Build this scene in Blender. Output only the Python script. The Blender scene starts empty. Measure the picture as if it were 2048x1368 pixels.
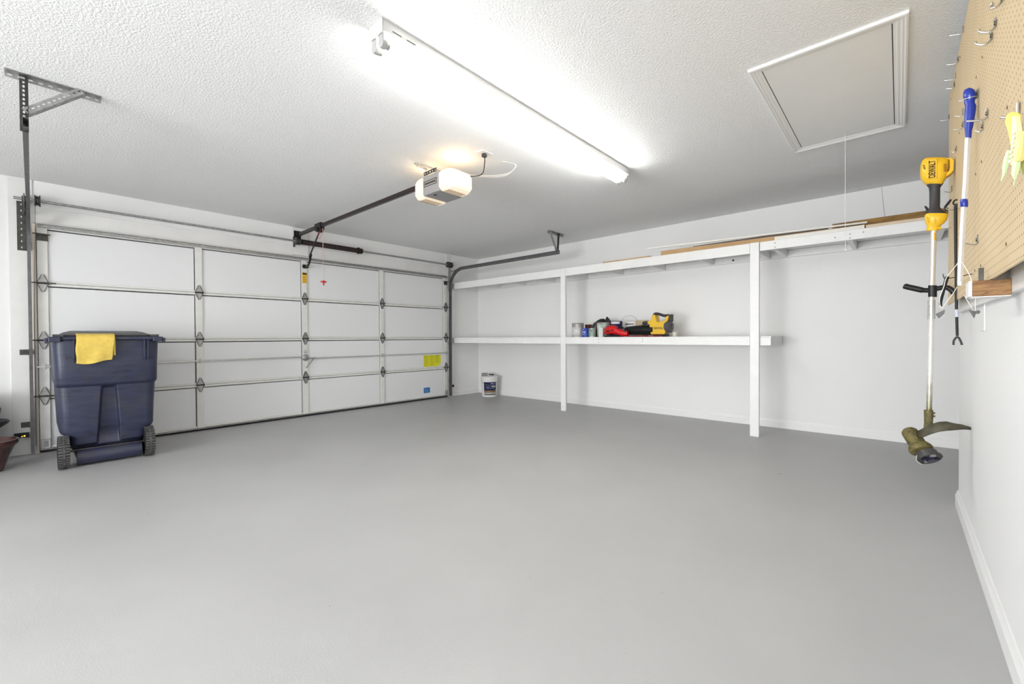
import bpy, bmesh, math, random
from mathutils import Vector, Matrix, Euler
random.seed(7)
SC = bpy.context.scene
COL = SC.collection
PI = math.pi

# ------------------------------------------------------------------ camera, world, light, exposure
YAW, PITCH, ROLL, CAMZ, FPX = 0.7323, -0.0119, -0.0056, 1.0613, 862.0
fw = Vector((-math.sin(YAW)*math.cos(PITCH), math.cos(YAW)*math.cos(PITCH), math.sin(PITCH)))
rt = Vector((math.cos(YAW), math.sin(YAW), 0)); up = rt.cross(fw)
R_ = rt*math.cos(ROLL) + up*math.sin(ROLL); U_ = -rt*math.sin(ROLL) + up*math.cos(ROLL)
cd = bpy.data.cameras.new('camera'); cam = bpy.data.objects.new('camera', cd); COL.objects.link(cam)
cd.sensor_width = 36; cd.lens = FPX/2048*36; cd.clip_start = 0.02
m = Matrix((R_, U_, -fw)).transposed().to_4x4(); m.translation = Vector((0, 0, CAMZ)); cam.matrix_world = m
SC.camera = cam

w = bpy.data.worlds.new('world'); SC.world = w; w.use_nodes = True
w.node_tree.nodes['Background'].inputs[0].default_value = (0.9, 0.95, 1.0, 1)
w.node_tree.nodes['Background'].inputs[1].default_value = 0.3
SC.view_settings.view_transform = 'Standard'; SC.view_settings.look = 'None'
SC.view_settings.gamma = 1; SC.view_settings.use_curve_mapping = False
SC.view_settings.exposure = 1.03
TUBE_STRENGTH = 15.5
TUBE_COL = (1.0, 0.995, 0.965)
BULB_STRENGTH = 0.30

def area_light(name, loc, rot, sx, sy, power, col=(1, 1, 1)):
    l = bpy.data.lights.new(name, 'AREA'); l.shape = 'RECTANGLE'; l.size = sx; l.size_y = sy
    l.energy = power; l.color = col
    o = bpy.data.objects.new(name, l); o.location = loc; o.rotation_euler = rot; COL.objects.link(o); return o
# unseen fill light added behind the camera, in the made-up south wall opening
area_light('added_fill_light', (-1.9, -4.43, 1.0), (PI/2-0.28, 0, -0.5), 3.6, 1.7, 195, (0.97, 0.98, 1.0))

def at(px, py, axis, val):
    """point on the world plane axis=val seen at a pixel of the 2048x1368 photograph"""
    d = fw + R_*((px-1024)/FPX) - U_*((py-684)/FPX)
    o = Vector((0, 0, CAMZ)); t = (val-o[axis])/d[axis]
    return o + d*t

# ------------------------------------------------------------------ materials
MATS = {}
def mat(name, col, rough=0.5, metal=0.0, var=0.0, vscale=8, bump=0.0, bscale=60, emit=None, estr=0, spec=0.5, alpha=None, trans=0):
    if name in MATS: return MATS[name]
    m = bpy.data.materials.new(name); m.use_nodes = True; nt = m.node_tree; n = nt.nodes; L = nt.links
    b = n['Principled BSDF']
    b.inputs['Base Color'].default_value = (*col, 1); b.inputs['Roughness'].default_value = rough
    b.inputs['Metallic'].default_value = metal; b.inputs['Specular IOR Level'].default_value = spec
    if trans: b.inputs['Transmission Weight'].default_value = trans
    tc = n.new('ShaderNodeTexCoord')
    if var:
        t = n.new('ShaderNodeTexNoise'); t.inputs['Scale'].default_value = vscale; t.inputs['Detail'].default_value = 6
        L.new(tc.outputs['Object'], t.inputs['Vector'])
        r = n.new('ShaderNodeValToRGB'); r.color_ramp.elements[0].position = 0.3; r.color_ramp.elements[1].position = 0.7
        r.color_ramp.elements[0].color = (*[c*(1-var) for c in col], 1)
        r.color_ramp.elements[1].color = (*[min(1, c*(1+var*0.6)) for c in col], 1)
        L.new(t.outputs['Fac'], r.inputs['Fac']); L.new(r.outputs['Color'], b.inputs['Base Color'])
    if bump:
        t2 = n.new('ShaderNodeTexNoise'); t2.inputs['Scale'].default_value = bscale; t2.inputs['Detail'].default_value = 4
        L.new(tc.outputs['Object'], t2.inputs['Vector'])
        bp = n.new('ShaderNodeBump'); bp.inputs['Strength'].default_value = bump; bp.inputs['Distance'].default_value = 0.01
        L.new(t2.outputs['Fac'], bp.inputs['Height']); L.new(bp.outputs['Normal'], b.inputs['Normal'])
    if emit:
        b.inputs['Emission Color'].default_value = (*emit, 1); b.inputs['Emission Strength'].default_value = estr
    MATS[name] = m; return m

wall_m = mat('wall_paint', (0.86, 0.86, 0.85), 0.55, bump=0.06, bscale=90, var=0.015, vscale=2)
trim_m = mat('trim_paint', (0.86, 0.86, 0.845), 0.4)
white_paint = mat('white_semigloss_paint', (0.86, 0.86, 0.845), 0.4, bump=0.05, bscale=40, var=0.03, vscale=10)
door_m = mat('door_panel_white', (0.79, 0.795, 0.80), 0.45, bump=0.03, bscale=120)
door_frame_m = mat('door_frame_offwhite', (0.76, 0.755, 0.72), 0.4, var=0.05, vscale=14)
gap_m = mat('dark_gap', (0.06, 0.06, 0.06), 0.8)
steel = mat('galvanized_steel', (0.42, 0.42, 0.41), 0.42, 0.85, var=0.25, vscale=30)
steel_dk = mat('dark_weathered_steel', (0.09, 0.088, 0.082), 0.5, 0.7, var=0.3, vscale=30)
steel_lt = mat('light_zinc_steel', (0.55, 0.55, 0.53), 0.4, 0.7, var=0.15, vscale=40)
track_m = mat('track_steel', (0.17, 0.165, 0.17), 0.45, 0.6, var=0.2, vscale=20)
chrome = mat('chrome_wire', (0.42, 0.41, 0.39), 0.28, 1.0)
blackm = mat('black_plastic', (0.009, 0.009, 0.010), 0.4, spec=0.35)
black_rubber = mat('black_rubber', (0.012, 0.012, 0.013), 0.7, var=0.3, vscale=60)
rubber_worn = mat('worn_tread_rubber', (0.085, 0.082, 0.08), 0.75, var=0.6, vscale=40)
brown_steel = mat('brown_painted_steel', (0.022, 0.013, 0.012), 0.35, 0.2)
spring_m = mat('spring_rust_brown', (0.03, 0.015, 0.011), 0.5, 0.3, var=0.4, vscale=50)
red_m = mat('red_plastic', (0.62, 0.008, 0.01), 0.35)
yellow_tool = mat('yellow_tool_plastic', (0.80, 0.49, 0.02), 0.35)
darkgrey_grip = mat('dark_grey_overmould', (0.032, 0.030, 0.033), 0.55)
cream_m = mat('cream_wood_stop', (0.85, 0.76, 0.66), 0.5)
cloth_m = mat('yellow_microfibre', (0.80, 0.58, 0.12), 0.9, bump=0.5, bscale=300, var=0.12, vscale=30)
whitepl = mat('white_plastic', (0.80, 0.80, 0.78), 0.35)
cord_m = mat('white_cord', (0.78, 0.77, 0.72), 0.8)
tan_wood = mat('tan_pine_board', (0.62, 0.42, 0.24), 0.6, var=0.15, vscale=6)
pine = mat('pale_pine', (0.72, 0.58, 0.42), 0.6, var=0.12, vscale=6)
grey_strip = mat('grey_brown_moulding', (0.13, 0.11, 0.10), 0.5)
creamstrip = mat('cream_painted_strip', (0.80, 0.78, 0.72), 0.45)

def nodes_mat(name):
    m = bpy.data.materials.new(name); m.use_nodes = True
    return m, m.node_tree.nodes, m.node_tree.links, m.node_tree.nodes['Principled BSDF']

def ceiling_mat():
    m, n, L, b = nodes_mat('knockdown_ceiling')
    b.inputs['Base Color'].default_value = (0.86, 0.86, 0.85, 1); b.inputs['Roughness'].default_value = 0.75
    tc = n.new('ShaderNodeTexCoord')
    t = n.new('ShaderNodeTexNoise'); t.inputs['Scale'].default_value = 85; t.inputs['Detail'].default_value = 3; t.inputs['Roughness'].default_value = 0.55
    v = n.new('ShaderNodeTexNoise'); v.inputs['Scale'].default_value = 150; v.inputs['Detail'].default_value = 2
    L.new(tc.outputs['Object'], t.inputs['Vector']); L.new(tc.outputs['Object'], v.inputs['Vector'])
    r = n.new('ShaderNodeMapRange'); r.inputs[1].default_value = 0.42; r.inputs[2].default_value = 0.62
    L.new(t.outputs['Fac'], r.inputs[0])
    a = n.new('ShaderNodeMath'); a.operation = 'MULTIPLY_ADD'; a.inputs[1].default_value = 0.5
    L.new(v.outputs['Fac'], a.inputs[0]); L.new(r.outputs[0], a.inputs[2])
    bp = n.new('ShaderNodeBump'); bp.inputs['Strength'].default_value = 0.45; bp.inputs['Distance'].default_value = 0.005
    L.new(a.outputs[0], bp.inputs['Height']); L.new(bp.outputs['Normal'], b.inputs['Normal'])
    return m

def floor_mat():
    m, n, L, b = nodes_mat('grey_floor_paint')
    b.inputs['Roughness'].default_value = 0.42; b.inputs['Specular IOR Level'].default_value = 0.35
    tc = n.new('ShaderNodeTexCoord')
    t = n.new('ShaderNodeTexNoise'); t.inputs['Scale'].default_value = 1.3; t.inputs['Detail'].default_value = 8
    L.new(tc.outputs['Object'], t.inputs['Vector'])
    r = n.new('ShaderNodeValToRGB')
    r.color_ramp.elements[0].position = 0.35; r.color_ramp.elements[0].color = (0.43, 0.43, 0.425, 1)
    r.color_ramp.elements[1].position = 0.7; r.color_ramp.elements[1].color = (0.465, 0.465, 0.46, 1)
    L.new(t.outputs['Fac'], r.inputs['Fac'])
    s = n.new('ShaderNodeTexNoise'); s.inputs['Scale'].default_value = 22; s.inputs['Detail'].default_value = 2
    L.new(tc.outputs['Object'], s.inputs['Vector'])
    sr = n.new('ShaderNodeMapRange'); sr.inputs[1].default_value = 0.77; sr.inputs[2].default_value = 0.80
    L.new(s.outputs['Fac'], sr.inputs[0])
    mx = n.new('ShaderNodeMix'); mx.data_type = 'RGBA'; mx.inputs[7].default_value = (0.16, 0.16, 0.16, 1)
    L.new(sr.outputs[0], mx.inputs[0]); L.new(r.outputs['Color'], mx.inputs[6]); L.new(mx.outputs[2], b.inputs['Base Color'])
    b2 = n.new('ShaderNodeTexNoise'); b2.inputs['Scale'].default_value = 160
    L.new(tc.outputs['Object'], b2.inputs['Vector'])
    bp = n.new('ShaderNodeBump'); bp.inputs['Strength'].default_value = 0.12; bp.inputs['Distance'].default_value = 0.003
    L.new(b2.outputs['Fac'], bp.inputs['Height']); L.new(bp.outputs['Normal'], b.inputs['Normal'])
    return m

def pegboard_mat():
    m, n, L, b = nodes_mat('tan_pegboard'); b.inputs['Roughness'].default_value = 0.55
    tc = n.new('ShaderNodeTexCoord'); sp = n.new('ShaderNodeSeparateXYZ'); L.new(tc.outputs['Object'], sp.inputs[0])
    def cell(out):
        a = n.new('ShaderNodeMath'); a.operation = 'MULTIPLY'; a.inputs[1].default_value = 1/0.0254; L.new(out, a.inputs[0])
        f = n.new('ShaderNodeMath'); f.operation = 'FRACT'; L.new(a.outputs[0], f.inputs[0])
        s = n.new('ShaderNodeMath'); s.operation = 'SUBTRACT'; s.inputs[1].default_value = 0.5; L.new(f.outputs[0], s.inputs[0])
        p = n.new('ShaderNodeMath'); p.operation = 'POWER'; p.inputs[1].default_value = 2
        ab = n.new('ShaderNodeMath'); ab.operation = 'ABSOLUTE'; L.new(s.outputs[0], ab.inputs[0]); L.new(ab.outputs[0], p.inputs[0]); return p.outputs[0]
    y, z = cell(sp.outputs['Y']), cell(sp.outputs['Z'])
    ad = n.new('ShaderNodeMath'); ad.operation = 'ADD'; L.new(y, ad.inputs[0]); L.new(z, ad.inputs[1])
    mr = n.new('ShaderNodeMapRange'); mr.inputs[1].default_value = 0.013; mr.inputs[2].default_value = 0.020; L.new(ad.outputs[0], mr.inputs[0])
    no = n.new('ShaderNodeTexNoise'); no.inputs['Scale'].default_value = 5; no.inputs['Detail'].default_value = 8; L.new(tc.outputs['Object'], no.inputs['Vector'])
    r = n.new('ShaderNodeValToRGB'); r.color_ramp.elements[0].position = 0.3; r.color_ramp.elements[1].position = 0.7
    r.color_ramp.elements[0].color = (0.69, 0.535, 0.315, 1); r.color_ramp.elements[1].color = (0.75, 0.59, 0.355, 1)
    L.new(no.outputs['Fac'], r.inputs['Fac'])
    mx = n.new('ShaderNodeMix'); mx.data_type = 'RGBA'; mx.inputs[6].default_value = (0.20, 0.11, 0.05, 1)
    L.new(mr.outputs[0], mx.inputs[0]); L.new(r.outputs['Color'], mx.inputs[7]); L.new(mx.outputs[2], b.inputs['Base Color'])
    return m

def wood_mat(name, c1, c2, scale=(30, 3, 30)):
    m, n, L, b = nodes_mat(name); b.inputs['Roughness'].default_value = 0.6
    tc = n.new('ShaderNodeTexCoord'); mp = n.new('ShaderNodeMapping'); mp.inputs['Scale'].default_value = scale
    L.new(tc.outputs['Object'], mp.inputs['Vector'])
    t = n.new('ShaderNodeTexNoise'); t.inputs['Scale'].default_value = 1; t.inputs['Detail'].default_value = 6; t.inputs['Distortion'].default_value = 1.5
    L.new(mp.outputs[0], t.inputs['Vector'])
    r = n.new('ShaderNodeValToRGB'); r.color_ramp.elements[0].position = 0.32; r.color_ramp.elements[1].position = 0.68
    r.color_ramp.elements[0].color = (*c1, 1); r.color_ramp.elements[1].color = (*c2, 1)
    L.new(t.outputs['Fac'], r.inputs['Fac']); L.new(r.outputs['Color'], b.inputs['Base Color'])
    return m

def bin_mat():
    m, n, L, b = nodes_mat('worn_navy_plastic'); b.inputs['Roughness'].default_value = 0.42
    tc = n.new('ShaderNodeTexCoord'); mp = n.new('ShaderNodeMapping'); mp.inputs['Scale'].default_value = (2, 3, 14)
    L.new(tc.outputs['Object'], mp.inputs['Vector'])
    t = n.new('ShaderNodeTexNoise'); t.inputs['Scale'].default_value = 2.2; t.inputs['Detail'].default_value = 9; t.inputs['Roughness'].default_value = 0.65
    L.new(mp.outputs[0], t.inputs['Vector'])
    r = n.new('ShaderNodeValToRGB')
    r.color_ramp.elements[0].position = 0.30; r.color_ramp.elements[0].color = (0.004, 0.004, 0.007, 1)
    r.color_ramp.elements[1].position = 0.40; r.color_ramp.elements[1].color = (0.022, 0.026, 0.056, 1)
    e = r.color_ramp.elements.new(0.72); e.color = (0.036, 0.041, 0.080, 1)
    L.new(t.outputs['Fac'], r.inputs['Fac'])
    d = n.new('ShaderNodeTexNoise'); d.inputs['Scale'].default_value = 5; d.inputs['Detail'].default_value = 10; L.new(tc.outputs['Object'], d.inputs['Vector'])
    dr = n.new('ShaderNodeMapRange'); dr.inputs[1].default_value = 0.53; dr.inputs[2].default_value = 0.75; dr.inputs[4].default_value = 0.55
    L.new(d.outputs['Fac'], dr.inputs[0])
    mx = n.new('ShaderNodeMix'); mx.data_type = 'RGBA'; mx.inputs[7].default_value = (0.055, 0.055, 0.045, 1)
    L.new(dr.outputs[0], mx.inputs[0]); L.new(r.outputs['Color'], mx.inputs[6]); L.new(mx.outputs[2], b.inputs['Base Color'])
    return m

def stained(name, base, stain, lo, hi, metal=0.0, rough=0.4, scale=18, axis='Z'):
    """grass-stained surface: the stain is thick below height lo of the object and gone above hi"""
    m, n, L, b = nodes_mat(name); b.inputs['Roughness'].default_value = rough; b.inputs['Metallic'].default_value = metal
    tc = n.new('ShaderNodeTexCoord'); sp = n.new('ShaderNodeSeparateXYZ'); L.new(tc.outputs['Object'], sp.inputs[0])
    t = n.new('ShaderNodeTexNoise'); t.inputs['Scale'].default_value = scale; t.inputs['Detail'].default_value = 6; L.new(tc.outputs['Object'], t.inputs['Vector'])
    g = n.new('ShaderNodeMapRange'); g.inputs[1].default_value = lo; g.inputs[2].default_value = hi; g.inputs[3].default_value = 0.75; g.inputs[4].default_value = -0.6
    L.new(sp.outputs[axis], g.inputs[0])
    a = n.new('ShaderNodeMath'); a.operation = 'ADD'; L.new(g.outputs[0], a.inputs[0]); L.new(t.outputs['Fac'], a.inputs[1]); a.use_clamp = True
    mx = n.new('ShaderNodeMix'); mx.data_type = 'RGBA'; mx.inputs[6].default_value = (*base, 1); mx.inputs[7].default_value = (*stain, 1)
    L.new(a.outputs[0], mx.inputs[0]); L.new(mx.outputs[2], b.inputs['Base Color'])
    return m

# ------------------------------------------------------------------ mesh helpers
class MB:
    def __init__(s): s.b = bmesh.new()
    def box(s, lo, hi, rot=None, pivot=None):
        lo = Vector(lo); hi = Vector(hi); c = (lo+hi)/2; d = hi-lo
        M = Matrix.Translation(c) @ Matrix.Diagonal((*d, 1))
        if rot is not None:
            p = Vector(pivot) if pivot is not None else c
            M = Matrix.Translation(p) @ rot.to_4x4() @ Matrix.Translation(-p) @ M
        bmesh.ops.create_cube(s.b, size=1, matrix=M); return s
    def bar(s, a, b, w, h, upv=(0, 0, 1)):
        a = Vector(a); b = Vector(b); d = (b-a); l = d.length; z = d.normalized(); u = Vector(upv)
        x = u.cross(z)
        if x.length < 1e-4: x = Vector((1, 0, 0)).cross(z)
        x.normalize(); y = z.cross(x)
        M = Matrix((x, y, z)).transposed().to_4x4(); M.translation = (a+b)/2
        bmesh.ops.create_cube(s.b, size=1, matrix=M @ Matrix.Diagonal((w, h, l, 1))); return s
    def cyl(s, a, b, r, r2=None, seg=20):
        a = Vector(a); b = Vector(b); d = b-a
        M = d.to_track_quat('Z', 'Y').to_matrix().to_4x4(); M.translation = (a+b)/2
        bmesh.ops.create_cone(s.b, cap_ends=True, segments=seg, radius1=r, radius2=r if r2 is None else r2, depth=d.length, matrix=M); return s
    def tube(s, pts, r, seg=8, closed=False, caps=True):
        pts = [Vector(p) for p in pts]; n = len(pts); rings = []
        rs = r if isinstance(r, (list, tuple)) else [r]*n
        prev = None
        for i, p in enumerate(pts):
            if closed: t = pts[(i+1) % n]-pts[i-1]
            else: t = pts[min(i+1, n-1)]-pts[max(i-1, 0)]
            t.normalize()
            if prev is None:
                u = Vector((0, 0, 1)) if abs(t.z) < 0.9 else Vector((1, 0, 0))
            else: u = prev
            u = (u - t*u.dot(t)); u.normalize(); prev = u; v = t.cross(u)
            rings.append([s.b.verts.new(p + (u*math.cos(2*PI*k/seg)+v*math.sin(2*PI*k/seg))*rs[i]) for k in range(seg)])
        for i in range(n if closed else n-1):
            A, B = rings[i], rings[(i+1) % n]
            for k in range(seg): s.b.faces.new((A[k], A[(k+1) % seg], B[(k+1) % seg], B[k]))
        if caps and not closed:
            s.b.faces.new(rings[0][::-1]); s.b.faces.new(rings[-1])
        return s
    def loft(s, rings, caps=True, closed=True):
        R = [[s.b.verts.new(Vector(p)) for p in r] for r in rings]
        n = len(R[0])
        for A, B in zip(R, R[1:]):
            for k in range(n if closed else n-1):
                s.b.faces.new((A[k], A[(k+1) % n], B[(k+1) % n], B[k]))
        if caps and closed:
            s.b.faces.new(R[0][::-1]); s.b.faces.new(R[-1])
        return s
    def lathe(s, prof, c=(0, 0, 0), axis=(0, 0, 1), seg=32, caps=True):
        ax = Vector(axis).normalized(); q = ax.to_track_quat('Z', 'Y'); c = Vector(c)
        rings = [[c + q @ Vector((r*math.cos(2*PI*k/seg), r*math.sin(2*PI*k/seg), h)) for k in range(seg)] for r, h in prof]
        return s.loft(rings, caps)
    def ell(s, c, r, rot=None, seg=20):
        M = Matrix.Translation(Vector(c))
        if rot is not None: M = M @ rot.to_4x4()
        bmesh.ops.create_uvsphere(s.b, u_segments=seg, v_segments=seg//2, radius=1, matrix=M @ Matrix.Diagonal((*r, 1))); return s
    def prism(s, pts, d):
        """closed polygon pts extruded by vector d"""
        d = Vector(d); return s.loft([[Vector(p) for p in pts], [Vector(p)+d for p in pts]])
    def perf(s, a, b, width, side, hole=(0.022, 0.009), pitch=0.03, off=0.0):
        """strip from a to b, 'side' is its width direction, with a row of slotted holes"""
        a = Vector(a); b = Vector(b); t = (b-a); l = t.length; t.normalize(); sd = Vector(side).normalized()
        n = max(1, int(l/pitch)); p = l/n
        def P(u, v): return s.b.verts.new(a + t*u + sd*v)
        for i in range(n):
            u0, u1 = i*p, (i+1)*p; uc = (u0+u1)/2; vc = width/2+off
            hu, hv = hole[0]/2, hole[1]/2
            outer = [(u0, 0), (uc, 0), (u1, 0), (u1, vc), (u1, width), (uc, width), (u0, width), (u0, vc)]
            inner = [(uc-hu*.7, vc-hv), (uc, vc-hv), (uc+hu*.7, vc-hv), (uc+hu, vc), (uc+hu*.7, vc+hv), (uc, vc+hv), (uc-hu*.7, vc+hv), (uc-hu, vc)]
            O = [P(*q) for q in outer]; I = [P(*q) for q in inner]
            for k in range(8): s.b.faces.new((O[k], O[(k+1) % 8], I[(k+1) % 8], I[k]))
        return s
    def build(s, name, m, parent=None, smooth=False, bevel=0, sub=0, solid=0, origin=None, seg=2):
        b = s.b
        bmesh.ops.remove_doubles(b, verts=b.verts, dist=1e-5)
        bmesh.ops.recalc_face_normals(b, faces=b.faces)
        if origin is None:
            if parent is not None: origin = Vector(parent['_o']) if '_o' in parent else Vector((0, 0, 0))
            else:
                xs = [v.co for v in b.verts]
                lo = Vector((min(v.x for v in xs), min(v.y for v in xs), min(v.z for v in xs)))
                hi = Vector((max(v.x for v in xs), max(v.y for v in xs), max(v.z for v in xs)))
                origin = Vector(((lo.x+hi.x)/2, (lo.y+hi.y)/2, lo.z))
        origin = Vector(origin)
        for v in b.verts: v.co -= origin
        me = bpy.data.meshes.new(name); b.to_mesh(me); b.free()
        o = bpy.data.objects.new(name, me); COL.objects.link(o)
        for mm in (m if isinstance(m, (list, tuple)) else [m]): me.materials.append(mm)
        if smooth:
            for p in me.polygons: p.use_smooth = True
            try: me.set_sharp_from_angle(angle=math.radians(38))
            except Exception: pass
        if parent is not None:
            o.parent = parent; pw = Vector(parent['_o']) if '_o' in parent else Vector((0, 0, 0)); o.location = origin-pw
        else: o.location = origin
        o['_o'] = list(origin)
        if solid:
            md = o.modifiers.new('solid', 'SOLIDIFY'); md.thickness = solid; md.offset = 0
        if bevel:
            md = o.modifiers.new('bevel', 'BEVEL'); md.width = bevel; md.segments = seg; md.limit_method = 'ANGLE'; md.angle_limit = math.radians(40)
        if sub:
            md = o.modifiers.new('sub', 'SUBSURF'); md.levels = sub; md.render_levels = sub
        return o

def thing(name, label, cat, loc, group=None, kind=None):
    o = bpy.data.objects.new(name, None); COL.objects.link(o); o.location = loc; o.empty_display_size = 0.1
    o['_o'] = list(loc); return tag(o, label, cat, group, kind)
def tag(o, label=None, cat=None, group=None, kind=None):
    if label: o['label'] = label
    if cat: o['category'] = cat
    if group: o['group'] = group
    if kind: o['kind'] = kind
    return o
def structure(o, label=None, cat=None): return tag(o, label, cat, None, 'structure')
def kids(o): return [c for c in bpy.data.objects if c.parent is o]
def dup(root, loc, rotz=None, label=None, group=None, parent=None):
    def cp(o, par):
        c = o.copy(); COL.objects.link(c); c.parent = par
        for ch in kids(o): cp(ch, c)
        return c
    r = cp(root, parent); r.location = loc
    if rotz is not None: r.rotation_euler = (0, 0, rotz)
    if label: r['label'] = label
    if group: r['group'] = group
    return r
def text(s, name, size, m, parent, loc, rot, depth=0.0006, ax='CENTER'):
    c = bpy.data.curves.new('txt', 'FONT'); c.body = s; c.size = size; c.extrude = depth; c.align_x = ax; c.align_y = 'CENTER'
    c.offset = size*0.02
    t = bpy.data.objects.new('txt', c); me = bpy.data.meshes.new_from_object(t)
    bpy.data.objects.remove(t); me.name = name
    me.transform(rot.to_4x4()); me.materials.append(m)
    o = bpy.data.objects.new(name, me); COL.objects.link(o)
    if parent is not None:
        o.parent = parent; o.location = Vector(loc)-Vector(parent['_o'])
    else: o.location = loc
    o['_o'] = list(loc); return o
def arc(c, r, a0, a1, n, u, v):
    c = Vector(c); u = Vector(u); v = Vector(v)
    return [c+u*r*math.cos(a0+(a1-a0)*i/n)+v*r*math.sin(a0+(a1-a0)*i/n) for i in range(n+1)]
def spline(pts, n=6):
    pts = [Vector(p) for p in pts]; out = []
    for i in range(len(pts)-1):
        p0 = pts[max(i-1, 0)]; p1 = pts[i]; p2 = pts[i+1]; p3 = pts[min(i+2, len(pts)-1)]
        for k in range(n):
            t = k/n
            out.append(0.5*((2*p1)+(p2-p0)*t+(2*p0-5*p1+4*p2-p3)*t*t+(3*p1-p0-3*p2+p3)*t**3))
    out.append(pts[-1]); return out

# ------------------------------------------------------------------ room shell
XW, YN, XE, YE, YS, H = -6.01, 5.72, 0.275, 3.81, -4.4, 2.545
XN = 1.7          # far side of the recess beyond the right wall
DY0, DY1, DZ = 0.035, 4.93, 2.14
T = 0.12
structure(MB().box((XW-0.3, YS-0.3, -0.1), (XN+0.3, YN+0.3, 0)).build('floor', floor_mat()), 'grey painted concrete garage floor', 'floor')
structure(MB().box((XW-0.3, YS-0.3, H), (XN+0.3, YN+0.3, H+0.1)).build('ceiling', ceiling_mat()), 'white textured garage ceiling', 'ceiling')
mb = MB()
mb.box((XW-T, YS-T, 0), (XW, DY0-0.01, H)); mb.box((XW-T, DY1+0.01, 0), (XW, YN+T, H)); mb.box((XW-T, DY0-0.01, DZ-0.03), (XW, DY1+0.01, H))
structure(mb.build('wall_west', wall_m), 'white wall around and above the overhead garage door', 'wall')
structure(MB().box((XW, YN, 0), (XN+T, YN+T, H)).build('wall_north', wall_m), 'long white wall behind the storage shelves', 'wall')
structure(MB().box((XE, YS, 0), (XE+T, YE, H)).build('wall_east', wall_m), 'white wall in the right foreground behind the pegboards', 'wall')
structure(MB().box((XN, YE, 0), (XN+T, YN, H)).build('wall_recess', wall_m), 'end wall of the recess behind the right wall', 'wall')
structure(MB().box((XE+T, YE-T, 0), (XN+T, YE, H)).build('wall_return', wall_m), 'return wall of the recess', 'wall')
mb = MB()
mb.box((XW, YS-T, 0), (-3.75, YS, H)); mb.box((-0.05, YS-T, 0), (XE+T, YS, H)); mb.box((-3.75, YS-T, 2.35), (-0.05, YS, H))  # opening added so the fill light reaches the room
structure(mb.build('wall_south', wall_m), 'wall behind the camera with an opening added for the fill light', 'wall')

def baseboard(name, a, b, nrm, label, h=0.095, t=0.014):
    a = Vector((*a, 0)); b = Vector((*b, 0)); n = Vector((*nrm, 0))
    prof = [(0, 0), (t, 0), (t, h*0.72), (t*0.75, h*0.80), (t*0.45, h*0.93), (t*0.35, h), (0, h)]
    mb = MB(); mb.loft([[a+n*p+Vector((0, 0, z)) for p, z in prof], [b+n*p+Vector((0, 0, z)) for p, z in prof]])
    structure(mb.build(name, trim_m), label, 'baseboard')
baseboard('baseboard_north', (XW, YN), (XN, YN), (0, -1), 'white baseboard along the wall under the shelves')
baseboard('baseboard_west', (XW, DY1+0.16), (XW, YN-0.014), (1, 0), 'short white baseboard right of the garage door')
baseboard('baseboard_east', (XE, YS), (XE, YE+0.014), (-1, 0), 'white baseboard at the foot of the right foreground wall')
baseboard('baseboard_return', (XE, YE), (XN, YE), (0, 1), 'baseboard of the recess return wall')

# trims on the door wall: jambs, header board, spring pad
tm = mat('door_trim_paint', (0.79, 0.785, 0.765), 0.45, bump=0.05, bscale=30, var=0.04, vscale=5)
structure(MB().box((XW, -0.135, 0), (XW+0.012, DY0-0.02, H)).build('trim_1', tm, bevel=0.002), 'white trim board left of the garage door', 'trim')
structure(MB().box((XW, DY1+0.005, 0), (XW+0.012, 5.02, H)).build('trim_2', tm, bevel=0.002), 'white trim board right of the garage door', 'trim')
structure(MB().box((XW, DY0-0.02, DZ+0.01), (XW+0.012, 2.315, 2.30)).build('trim_3', tm, bevel=0.002), 'left header board above the garage door', 'trim')
structure(MB().box((XW, 2.525, DZ+0.01), (XW+0.012, DY1+0.004, 2.30)).build('trim_4', tm, bevel=0.002), 'right header board above the garage door', 'trim')
structure(MB().box((XW, 2.318, 2.17), (XW+0.028, 2.522, 2.535)).build('trim_5', tm, bevel=0.002), 'upright spring mounting board over the door centre', 'trim')
structure(MB().box((-6.005, DY0-0.028, 0.0), (-5.985, DY0-0.004, DZ)).build('trim_6', cream_m), 'narrow cream door stop at the left door edge', 'trim')  # cream colour also stands in for light through the door-edge gap
structure(MB().box((-6.13, DY0-0.02, -0.001), (-6.06, DY1+0.02, DZ+0.02)).build('trim_7', tm), 'outer stop behind the garage door', 'trim')

# ------------------------------------------------------------------ overhead garage door
door = thing('door_1', 'white four section overhead garage door with exposed hinges', 'garage door', (-5.99, 2.48, 0.0), kind='structure')
zs = [0.035, 0.53, 1.055, 1.59, 2.125]
STY = [(0.036, 0.105), (1.250, 1.315), (2.428, 2.498), (3.602, 3.662), (4.855, 4.925)]
FX = -5.972
for i in range(4):
    z0, z1 = zs[i], zs[i+1]
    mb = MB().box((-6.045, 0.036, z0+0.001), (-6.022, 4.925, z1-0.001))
    sec = mb.build('door_section', gap_m, door)  # near-black core colour paints the shade in the panel gaps
    p = MB()
    for (a, b) in zip(STY, STY[1:]):
        p.box((-6.02, a[1]-0.002, z0+0.022), (-5.992, b[0]-0.009, z1-0.036))
    p.build('door_panel', door_m, sec, bevel=0.003)
    for (a, b) in STY: MB().box((-6.021, a, z0+0.002), (FX, b, z1-0.002)).build('stile', door_frame_m, sec, bevel=0.002)
    r = MB()
    for (a, b) in zip(STY, STY[1:]):
        r.box((-6.021, a[1]+0.001, z0+0.0015), (FX-0.006, b[0]-0.001, z0+0.022))
    r.build('bottom_rail', door_frame_m, sec, bevel=0.003)
    r = MB()
    for (a, b) in zip(STY, STY[1:]):
        r.box((-6.021, a[1]+0.001, z1-0.026), (FX-0.003, b[0]-0.001, z1-0.0015))
    r.build('top_rail', door_frame_m, sec, bevel=0.003)
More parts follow.
